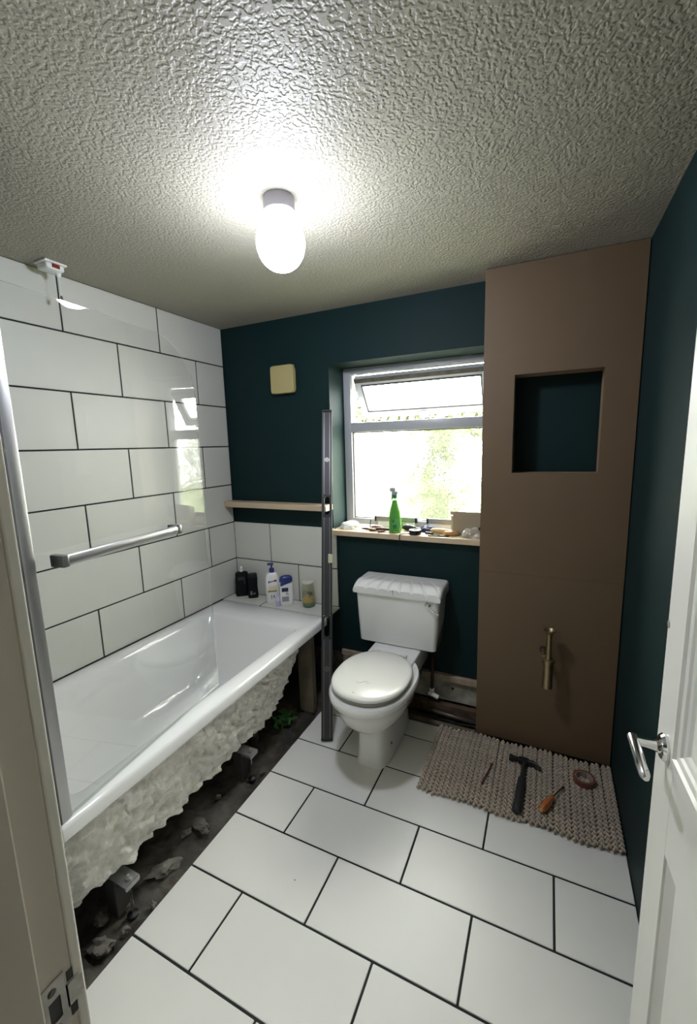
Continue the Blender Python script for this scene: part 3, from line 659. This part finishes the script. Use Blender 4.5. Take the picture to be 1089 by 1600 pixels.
for k in range(NR):
    o = bpy.data.objects.new('rib', rme); C.objects.link(o); o.parent = mt
    o.location = Vector((RX0 + (k + .5) * pit, RY0 + random.uniform(-.004, .004) - .006 * math.sin(k * .5), random.uniform(-.0008, .0012))) - Vector((1.83, 2.01, 0)); o.rotation_euler.z = random.uniform(-.006, .006)
MZ = .0205
b = BM()
for x, y in ((1.62, .86), (1.70, .80), (1.42, .83), (1.76, .93), (1.55, .98), (1.03, 1.02), (1.17, 1.24), (1.36, .70), (1.86, 1.05), (1.10, .76)): blob(b, (x, y, .0014), .0024, x * 9, .5, 2, 1, (1.4, .8, .6), x * 7)
tag(obj('floor_crumbs', b, gasket), 'scattered tiny dark crumbs of debris on the white floor tiles', 'debris', kind='stuff')
# --- hammer
hp = Vector((1.868, 2.105, MZ)); ha = math.atan2(1.816 - 2.105, 1.853 - 1.868)
hmx = Matrix.Translation(hp) @ Matrix.Rotation(ha, 4, 'Z')
hm_ = thing('hammer', 'black claw hammer with rubber grip lying on the grey mat', 'hammer', hp, mx=hmx)
b = BM(); tube(b, [(-.006, 0, .012), (.05, 0, .012), (.115, 0, .012)], [.010, .0095, .0105], 12); obj('neck', b, M('dark_steel', (.06, .06, .06), .35, .6), hm_, True, local=True, auto=50)
b = BM(); rings(b, [[Vector((x, w_ * math.cos(a), .012 + h_ * math.sin(a))) for a in [2 * PI * k / 14 for k in range(14)]] for x, w_, h_ in [(.105, .010, .009), (.112, .0155, .0115), (.17, .0175, .0125), (.24, .0165, .012), (.28, .0185, .013), (.296, .018, .0125), (.300, .012, .009)]]); obj('grip', b, blackr, hm_, True, local=True, auto=50)
b = BM(); tube(b, [(-.004, -.024, .014), (0, -.040, .014), (.002, -.052, .014), (.002, -.066, .014)], [.009, .010, .0145, .0145], 14); bx(b, -.014, .014, -.026, .018, .002, .026, .004, 2)
hd_ = obj('head', b, M('black_steel_head', (.022, .022, .022), .4, .5), hm_, True, local=True, auto=40)
b = BM()
for s in (-.006, .006): tube(b, [(0, .014, .014 + s * .3), (-.001, .032, .014 + s), (.006, .052, .013 + s), (.018, .068, .012 + s)], [.010, .0085, .007, .004], 10)
obj('claw', b, MATS['black_steel_head'], hd_, True, local=True, auto=50)
# --- screwdriver
q0, q1 = Vector((1.941, 1.850, 0)), Vector((2.026, 2.024, 0)); sa_ = math.atan2(q1.y - q0.y, q1.x - q0.x); SL = (q1 - q0).length
sd = thing('screwdriver', 'amber handled screwdriver lying on the mat between hammer and tape', 'screwdriver', (q0.x, q0.y, MZ), mx=Matrix.Translation((q0.x, q0.y, MZ)) @ Matrix.Rotation(sa_, 4, 'Z'))
b = BM(); n_ = 18; rs = []
for x, r in [(0, .008), (.004, .0135), (.03, .0155), (.055, .0150), (.068, .0105), (.078, .0095), (.088, .0115), (.095, .008)]: rs.append([Vector((x, r * (1 + .08 * math.cos(6 * a)) * math.cos(a), .0155 + r * (1 + .08 * math.cos(6 * a)) * math.sin(a))) for a in [2 * PI * k / 36 for k in range(36)]])
rings(b, rs); obj('handle', b, orange, sd, True, local=True, auto=50)
b = BM(); tube(b, [(-.003, 0, .0155), (.003, 0, .0155)], [.007, .0085], 14); obj('end_cap', b, M('pale_amber', (.60, .36, .12), .3), sd, True, local=True, auto=40)
b = BM(); tube(b, [(.094, 0, .0155), (.15, 0, .012), (SL - .012, 0, .008)], .0032, 10); bx(b, SL - .014, SL, -.004, .004, .0065, .009); obj('blade', b, rust, sd, True, local=True, auto=50)
# --- tape, pencil
tc_ = Vector((2.107, 2.098, MZ))
tp = thing('tape_roll', 'red brown roll of tape lying on the mat near the right wall', 'tape', tc_)
b = BM(); lathe(b, [(.034, .0), (.043, .0), (.043, .022), (.034, .022), (.034, .0)], 36, tc_, caps=False); obj('tape', b, tape_red, tp, True, auto=40)
b = BM(); lathe(b, [(.031, -.0002), (.0338, -.0002), (.0338, .0225), (.031, .0225), (.031, -.0002)], 36, tc_, caps=False); obj('core', b, tape_in, tp, True, auto=40)
b = BM(); tube(b, [(1.705, 1.905, MZ + .004), (1.733, 2.045, MZ + .004)], .0036, 6); pn = thing('pencil', 'thin dark red pencil on the mat left of the hammer', 'pencil', (1.72, 1.97, MZ)); obj('shaft', b, red_pencil, pn)
b = BM(); tube(b, [(1.733, 2.045, MZ + .004), (1.7365, 2.0625, MZ + .004)], [.0036, .0006], 6); obj('point', b, wood_h, pn)

# --- toiletries on the ledge
FA = math.atan2(-.77, .64) + PI / 2      # bottles turned towards the doorway
LZ = .5136
def bottle_mx(x, y): return Matrix.Translation((x, y, LZ)) @ Matrix.Rotation(FA, 4, 'Z')
def patch(bm, x0, x1, z0, z1, y): bx(bm, x0, x1, -y - .0008, -y + .004, z0, z1)
t = thing('pump_bottle', 'black pump bottle with white spout in the tiled corner of the ledge', 'bottle', mx=bottle_mx(.078, 2.352))
b = BM(); lathe(b, [(.90, 0), (1, .004), (1, .150), (.9, .160), (.45, .166)], 32, sx=.042, sy=.024, e=4.5); obj('body', b, M('black_gloss_bottle', (.004, .004, .005), .5, spec=.2), t, True, local=True, auto=40)
b = BM(); lathe(b, [(.011, .166), (.011, .180), (.006, .181), (.006, .190)], 14); bx(b, -.008, .008, -.022, .010, .190, .200, .003, 2); obj('pump', b, whitep, t, True, local=True, auto=40)
b = BM(); patch(b, -.026, .018, .112, .134, .024); patch(b, .012, .019, .085, .112, .024); obj('label', b, M('charcoal_print', (.022, .022, .025), .5), t, local=True)
t = thing('shower_gel_bottle', 'black flat shower gel bottle right of the black pump bottle', 'bottle', mx=bottle_mx(.172, 2.345))
b = BM(); lathe(b, [(.92, 0), (1.0, .004), (1.0, .03), (.90, .075), (.97, .13), (.97, .138)], 32, sx=.033, sy=.018, e=3.6); obj('body', b, MATS['black_gloss_bottle'], t, True, local=True, auto=40)
b = BM(); lathe(b, [(.94, .139), (.94, .158), (.80, .164)], 32, sx=.033, sy=.018, e=3.6); obj('cap', b, blackp, t, True, local=True, auto=40)
b = BM(); patch(b, -.018, -.006, .022, .048, .0175); patch(b, .0, .014, .026, .036, .0175); obj('label', b, M('pale_print', (.16, .16, .16), .5), t, local=True)
t = thing('pump_bottle', 'white pump bottle with navy pump and maroon swirl on its label', 'bottle', mx=bottle_mx(.345, 2.326))
b = BM(); lathe(b, [(.92, 0), (1, .004), (1.0, .12), (.97, .165), (.80, .188), (.4, .198)], 32, sx=.043, sy=.026, e=2.8); obj('body', b, whitep, t, True, local=True, auto=40)
b = BM(); lathe(b, [(.016, .198), (.016, .221), (.013, .223), (.005, .224), (.005, .245)], 18); bx(b, -.026, .012, -.009, .009, .244, .258, .004, 2); obj('pump', b, blue, t, True, local=True, auto=40)
b = BM(); patch(b, -.026, .026, .085, .112, .0262); obj('label', b, label_cream, t, local=True)
b = BM(); patch(b, -.032, .024, .074, .083, .0262); obj('label_band', b, gold_band, t, local=True)
b = BM()
for k in range(3): patch(b, -.026 + k * .012, -.018 + k * .012, .133 + .003 * k, .147, .0255)
patch(b, -.012, -.008, .03, .055, .0262); patch(b, .002, .008, .035, .052, .0262); obj('label_text', b, dark_mark, t, local=True)['kind'] = 'stuff'
b = BM(); patch(b, .008, .026, .140, .152, .0252); obj('label_swirl', b, red_mark, t, local=True)
t = thing('lotion_bottle', 'white flat lotion bottle with slanted navy cap beside the white pump bottle', 'bottle', mx=bottle_mx(.455, 2.318))
b = BM(); rs = []
lathe(b, [(.90, 0), (1, .004), (1.0, .06), (.95, .11), (.97, .150), (.95, .152)], 32, sx=.043, sy=.022, e=2.8); obj('body', b, whitep, t, True, local=True, auto=40)
b = BM()
for k, (r, zl_) in enumerate([(.96, 0), (.94, .5), (.80, .85), (.45, 1.0)]):
    ring = []
    for i in range(32):
        a = 2 * PI * i / 32; c_, s_ = math.cos(a), math.sin(a); x = .043 * r * math.copysign(abs(c_) ** (2 / 2.8), c_); y = .022 * r * math.copysign(abs(s_) ** (2 / 2.8), s_)
        z0 = .1525; ring.append(Vector((x, y, z0 + (.038) * zl_)))
    rs.append(ring)
rings(b, rs); cp_ = obj('cap', b, blue, t, True, local=True, auto=50)
b = BM(); prism(b, [(-.037, .152), (.036, .152), (-.037, .128)], -.0235, -.0175, Matrix(((1, 0, 0, 0), (0, 0, 1, 0), (0, 1, 0, 0), (0, 0, 0, 1)))); obj('cap_edge', b, blue, t, local=True)
b = BM(); patch(b, -.030, .010, .092, .116, .0222); obj('brand_label', b, M('navy_print', (.02, .025, .07), .5), t, local=True)
b = BM(); patch(b, -.030, .012, .028, .060, .0222); obj('back_label', b, grey_mark, t, local=True)
b = BM()
for k in range(3): patch(b, -.006, .014 - .004 * k, .070 + k * .007, .0735 + k * .007, .0222)
obj('label_text', b, grey_mark, t, local=True)['kind'] = 'stuff'
t = thing('small_bottle', 'tiny lilac bottle standing in front of the two white bottles', 'bottle', mx=bottle_mx(.418, 2.278))
b = BM(); lathe(b, [(.013, 0), (.014, .003), (.014, .028), (.010, .034)], 20); obj('body', b, lilac, t, True, local=True, auto=40)
b = BM(); lathe(b, [(.0105, .0345), (.0105, .060), (.008, .066)], 20); obj('cap', b, M('pale_lilac', (.60, .55, .72), .3), t, True, local=True, auto=40)
t = thing('glass_candle_jar', 'clear glass candle jar with amber bottom at the right end of the ledge', 'jar', mx=bottle_mx(.598, 2.345))
jar_glass = glass('jar_glass', (.96, .97, .93), .03, 1.4, translucent=.15, tcol=(.8, .8, .7))
b = BM(); lathe(b, [(.036, 0), (.039, .004), (.039, .125), (.034, .138), (.034, .150), (.031, .150), (.031, .137), (.036, .124), (.036, .008), (.001, .008)], 28, caps=False); obj('jar', b, jar_glass, t, True, local=True, auto=40)
b = BM(); lathe(b, [(.0345, .030), (.0352, .032), (.0352, .055), (.033, .058)], 24); obj('wax', b, amber, t, True, local=True, auto=40)
b = BM(); lathe(b, [(.0345, .0085), (.0352, .010), (.0352, .024), (.0345, .0295)], 24); obj('green_base', b, teal_glass, t, True, local=True, auto=40)
b = BM()
for x0, x1 in ((-.010, 0), (.010, 0)): tube(b, [(x0, -.0395, .104), (x1, -.0400, .090)], .0022, 6)
tube(b, [(0, -.0400, .090), (0, -.0400, .074)], .0022, 6); bx(b, .010, .016, -.0405, -.037, .082, .100); obj('printed_mark', b, dark_mark, t, local=True)
b = BM(); lathe(b, [(.035, .151), (.0355, .153), (.0355, .160), (.030, .163)], 28); obj('jar_lid', b, M('grey_clear_lid', (.56, .56, .50), .3), t, True, local=True, auto=40)

# --- window sill clutter
SZ = 1.0004
t = thing('spray_bottle', 'green trigger spray bottle with white head standing on the window sill', 'bottle', mx=Matrix.Translation((1.140, 2.425, SZ)) @ Matrix.Rotation(math.radians(25), 4, 'Z'))
b = BM(); lathe(b, [(.92, 0), (1, .005), (1, .085), (.93, .115), (.62, .155), (.40, .185), (.36, .195)], 32, sx=.036, sy=.027, e=2.6); obj('body', b, glass('clear_bottle', (.70, .88, .64), .08, 1.4, translucent=.25, tcol=(.5, .75, .4)), t, True, local=True, auto=50)
b = BM(); lathe(b, [(.88, .006), (.92, .010), (.92, .084), (.86, .112), (.56, .152), (.34, .183), (.30, .186)], 32, sx=.036, sy=.027, e=2.6); obj('cleaning_liquid', b, green_liq, t, True, local=True, auto=50)
b = BM(); bx(b, -.020, .020, -.0286, -.0268, .020, .082); obj('label', b, M('leaf_green_label', (.10, .34, .09), .5), t, local=True)
b = BM(); bx(b, -.016, .006, -.0292, -.0284, .026, .050); bx(b, -.019, -.006, -.0292, -.0284, .060, .080); obj('label_print', b, green_dk, t, local=True)
b = BM(); lathe(b, [(.015, .195), (.015, .212), (.011, .216)], 18); obj('collar', b, green_dk, t, True, local=True, auto=40)
b = BM(); bx(b, -.018, .016, -.009, .009, .214, .236, .005, 2); bx(b, -.028, .004, -.008, .008, .233, .256, .004, 2); bx(b, -.020, -.012, -.007, .007, .186, .218, .003, 1); obj('trigger_head', b, M('pale_grey_plastic', (.36, .37, .38), .35), t, True, local=True, auto=40)
# straight edges along the frame
def bar(x0, x1, y, z0, z1, label, caps_):
    t = thing('aluminium_bar', label, 'bar', ((x0 + x1) / 2, y, SZ))
    b = BM(); bx(b, x0, x1, y - .009, y + .009, z0, z1, .001, 1); bx(b, x0, x1, y - .011, y - .009, z0, z0 + .004); bx(b, x0, x1, y - .011, y - .009, z1 - .004, z1); obj('profile', b, M('grey_alu_profile', (.32, .32, .30), .4, .6), t)
    for c_ in caps_: b = BM(); bx(b, c_ - .006, c_ + .006, y - .0125, y + .0125, z0 - .0005, z1 + .001, .001, 1); obj('end_cap', b, blackp, t)
bar(.965, 1.222, 2.572, 1.034, 1.064, 'shorter grey aluminium bar behind the green spray bottle on the sill', (.968, 1.222))
bar(1.288, 1.596, 2.572, 1.034, 1.064, 'longer grey aluminium bar on the right of the sill before the cardboard box', (1.290,))
for x0, x1, lb in ((.985, 1.205, 'white timber packing strip under the shorter aluminium bar'), (1.30, 1.59, 'white timber packing strip under the longer aluminium bar')):
    b = BM(); bx(b, x0, x1, 2.556, 2.590, SZ, 1.0335, .002, 1); tag(obj('packing_strip', b, whitep), lb, 'strip')
t = thing('cardboard_box', 'small grey brown cardboard box open at its top corner on the sill', 'box', (1.52, 2.54, SZ))
b = BM(); bx(b, 1.452, 1.612, 2.480, 2.542, SZ, 1.108, .001, 1); obj('carton', b, card, t)
b = BM(); bx(b, 1.440, 1.612, 2.478, 2.481, 1.108, 1.125, 0, 1, None); obj('flap', b, card, t)
b = BM(); bx(b, 1.441, 1.4515, 2.484, 2.540, 1.020, 1.100); obj('side_flap', b, M('pale_card', (.42, .36, .26), .8), t)
# crumpled things
def crumple(name, c, r, s3, mat, label, cat, seed):
    b = BM(); t = bmesh.new(); bmesh.ops.create_icosphere(t, subdivisions=4, radius=1)
    for v in t.verts:
        k = 1 + .30 * noise.noise(v.co * 1.8 + Vector((seed, 0, 0))) + .22 * abs(noise.noise(v.co * 4.5 + Vector((0, seed, 0))))
        p = Vector((v.co.x * s3[0], v.co.y * s3[1], v.co.z * s3[2])) * k * r; p.z = max(p.z, -.30 * r * s3[2]); v.co = p
    z0 = min(v.co.z for v in t.verts); join(b, t, Matrix.Translation((c[0], c[1], c[2] - z0)))
    return tag(obj(name, b, mat, None, True, auto=35), label, cat)
crumple('folded_cloth', (.835, 2.475, SZ), .06, (1.05, .9, .5), M('white_cloth', (.80, .80, .76), .9), 'bright white folded cloth at the left end of the window sill', 'cloth', 3)
crumple('plastic_bag', (1.565, 2.425, SZ), .048, (1.1, .8, .75), glass('crumpled_clear_bag', (.9, .9, .9), .12, 1.5, translucent=.5, tcol=(.9, .9, .88)), 'crumpled clear plastic bag at the right end of the sill', 'bag', 8)
def rod_tool(name, label, cat, p0, p1, parts):
    p0, p1 = Vector(p0), Vector(p1); a = math.atan2(p1.y - p0.y, p1.x - p0.x)
    t = thing(name, label, cat, mx=Matrix.Translation(p0) @ Matrix.Rotation(a, 4, 'Z'))
    for pn_, pts, r, mat in parts:
        b = BM(); tube(b, pts, r, 14); obj(pn_, b, mat, t, True, local=True, auto=45)
    return t
dw = M('dark_red_wood', (.10, .035, .02), .4)
rod_tool('bradawl', 'dark red wooden handled tool lying left of the spray bottle', 'tool', (.985, 2.455, SZ), (1.09, 2.475, SZ), [('handle', [(0, 0, .013), (.02, 0, .0145), (.055, 0, .0135), (.066, 0, .0125)], [.008, .0138, .0125, .008], dw), ('shaft', [(.066, 0, .0125), (.105, 0, .006)], .0035, steel)])
rod_tool('hand_tool', 'dark brown handled tool with tapered end lying just left of the spray bottle', 'tool', (1.045, 2.425, SZ), (1.10, 2.438, SZ), [('handle', [(-.02, 0, .012), (0, 0, .013), (.045, 0, .012)], [.006, .0125, .009], rust), ('ferrule', [(.045, 0, .012), (.060, 0, .012)], .008, blackp)])
rod_tool('pliers', 'small dark pliers with splayed ends near the white cloth', 'pliers', (.930, 2.432, SZ), (.99, 2.425, SZ), [('jaw', [(0, 0, .008), (.03, .004, .009), (.05, 0, .009)], [.003, .007, .007], rust), ('grip', [(.05, .003, .009), (.075, .012, .009), (.10, .014, .009)], [.006, .0075, .006], dw), ('grip', [(.05, -.003, .009), (.075, -.012, .009), (.10, -.012, .009)], [.006, .0075, .006], dw)])
b = BM(); tube(b, [(.985, 2.468, 1.060), (.980, 2.455, 1.058), (.978, 2.452, 1.030), (.980, 2.450, 1.003)], .0028, 8); lathe(b, [(.012, 0), (.012, .004), (.004, .007)], 12, (.980, 2.450, SZ)); tag(obj('bent_hook', b, blackp, None, True), 'bent black wire hook standing up left of the spray bottle', 'hook')
rod_tool('marker', 'short dark pen lying at the sill edge just left of the spray bottle', 'pen', (1.052, 2.388, SZ), (1.08, 2.412, SZ), [('barrel', [(0, 0, .006), (.03, 0, .006)], .0055, rust), ('tip', [(.03, 0, .006), (.042, 0, .006)], [.0055, .002], blackp)])
rod_tool('torch', 'black torch shaped tool lying behind the black tape on the sill', 'tool', (1.165, 2.505, SZ), (1.29, 2.460, SZ), [('handle', [(0, 0, .018), (.02, 0, .0195), (.085, 0, .018)], [.013, .019, .015], blackr), ('neck', [(.085, 0, .018), (.12, 0, .017)], [.010, .008], darkgrey)])
crumple('work_glove', (1.312, 2.500, SZ), .034, (1.45, .8, .70), navy, 'bunched navy blue glove lying behind the black tape roll', 'glove', 5)
tcx = Vector((1.262, 2.408, SZ))
t = thing('tape_roll', 'black roll of electrical tape on the window sill', 'tape', tcx)
b = BM(); lathe(b, [(.017, 0), (.032, 0), (.0325, .002), (.0325, .024), (.032, .026), (.017, .026), (.017, 0)], 32, tcx, caps=False); obj('tape', b, M('black_tape', (.012, .012, .012), .25), t, True, auto=40)
b = BM(); lathe(b, [(.0155, 0), (.0168, 0), (.0168, .0255), (.0155, .0255), (.0155, 0)], 28, tcx, caps=False); obj('core', b, M('grey_core', (.22, .22, .22), .6), t, True, auto=40)
rod_tool('chisel', 'wood handled chisel with brass ferrule lying near the clear bag', 'chisel', (1.350, 2.452, SZ), (1.50, 2.466, SZ), [('handle', [(-.012, 0, .015), (0, 0, .0165), (.05, 0, .0165), (.085, 0, .0145)], [.009, .0155, .0155, .012], M('pale_yellow_wood', (.55, .36, .12), .4)), ('ferrule', [(.085, 0, .0145), (.10, 0, .0145)], .0125, brass), ('blade', [(.10, 0, .0135), (.14, 0, .009), (.158, 0, .005)], [.006, .005, .003], steel)])
rod_tool('wooden_handle', 'short wooden handle with its round end facing the room on the sill', 'handle', (1.425, 2.408, SZ), (1.478, 2.438, SZ), [('handle', [(0, 0, .0145), (.004, 0, .0145), (.06, 0, .0135)], [.011, .0135, .012], wood_h), ('metal_collar', [(.06, 0, .0135), (.075, 0, .0135)], .0128, brass)])
b = BM(); bx(b, -.055, .055, -.004, .004, 0, .006, .0015, 1, Matrix.Translation((1.395, 2.392, SZ)) @ Matrix.Rotation(math.radians(8), 4, 'Z')); tag(obj('flat_file', b, blackp), 'short flat black file at the sill edge right of the black tape', 'file')
rod_tool('screwdriver', 'slim black screwdriver lying slanted from the black tape towards the right', 'screwdriver', (1.315, 2.430, SZ), (1.40, 2.408, SZ), [('handle', [(0, 0, .008), (.045, 0, .008)], [.007, .0075], blackr), ('blade', [(.045, 0, .008), (.085, 0, .004)], .003, darkgrey)])
rod_tool('pencil', 'red and yellow pencil lying by the chisel blade on the sill', 'pencil', (1.512, 2.4735, SZ), (1.588, 2.4735, SZ), [('shaft', [(0, 0, .005), (.064, 0, .005)], .0042, M('red_paint', (.45, .10, .06), .4)), ('point', [(.064, 0, .005), (.076, 0, .005)], [.0042, .0008], wood_h)])
t = thing('black_clip', 'squat black clip on the sill before the right end of the longer bar', 'clip', (1.592, 2.455, SZ))
b = BM(); bx(b, 1.592, 1.6205, 2.452, 2.476, SZ, 1.050, .004, 2); obj('clip_body', b, blackp, t, True, auto=40)
b = BM(); tube(b, [(1.600, 2.464, 1.050), (1.600, 2.464, 1.058), (1.614, 2.464, 1.058), (1.614, 2.464, 1.050)], .002, 6); obj('clip_wire', b, steel, t)
b = BM(); tube(b, [(1.232, 2.400, 1.004), (1.205, 2.392, 1.004), (1.190, 2.378, 1.004), (1.186, 2.369, 1.001), (1.185, 2.3665, .99), (1.186, 2.3665, .965), (1.192, 2.368, .925), (1.190, 2.372, .90)], .0028, 8); tag(obj('black_lead', b, blackp, None, True), 'thin black lead hanging over the sill edge beside the tape roll', 'cable')

# ================================================================== OUTSIDE
b = BM(); bx(b, -3.2, .22, 4.25, 4.40, -.449, 1.52, .01, 1); tag(obj('added_white_wall', b, M('white_render', (.75, .74, .70), .9, nscale=6, namt=.1, bump=.2, bscale=60)), 'added white rendered wall outside that whitens the left of the window', 'wall')  # added wall, makes the left of the obscured pane glow white
b = BM(); bx(b, -14, 14, 2.9, 24, -.6, -.45); tag(obj('lawn', b, lawn_m), 'grass ground outside the window', 'grass', kind='stuff')
def shrub(name, label, cx, cy, z0, z1, rx, ry, n, seed):
    random.seed(seed); t = thing(name, label, 'hedge' if 'hedge' in name else 'shrub', (cx, cy, z0))
    b = BM()
    for k in range(n):
        u = Vector((random.uniform(-1, 1), random.uniform(-1, 1), random.uniform(-1, 1)))
        e = (abs(u.x) ** 4 + abs(u.y) ** 4 + abs(u.z) ** 4) ** .25; u = u / max(e, .01) * random.uniform(.82, 1.06)
        c = Vector((cx + u.x * rx, cy + u.y * ry, (z0 + z1) / 2 + u.z * (z1 - z0) / 2)); l = random.uniform(.04, .075)
        d1 = Vector((random.gauss(0, 1), random.gauss(0, 1), random.gauss(0, 1))).normalized() * l; d2 = d1.orthogonal().normalized() * l * .5
        b.faces.new([b.verts.new(p) for p in (c - d1, c + d2, c + d1, c - d2)])
    f_ = obj('foliage', b, hedge_m, t); f_['kind'] = 'stuff'
    b = BM(); tube(b, [(cx, cy, -.449), (cx, cy, (z0 + z1) / 2)], .05, 8); obj('trunk', b, bark, t)
shrub('hedge', 'clipped yellow green hedge seen through the right of the window', 1.75, 5.0, -.33, 1.85, 1.25, .45, 5200, 3)
shrub('hedge', 'lower hedge beyond the left of the window', -1.1, 6.1, -.33, 1.97, 1.9, .45, 5600, 9)
shrub('tall_shrub', 'tall loose shrub seen at the left edge of the open casement', -.02, 4.0, 1.0, 2.35, .20, .24, 420, 4)
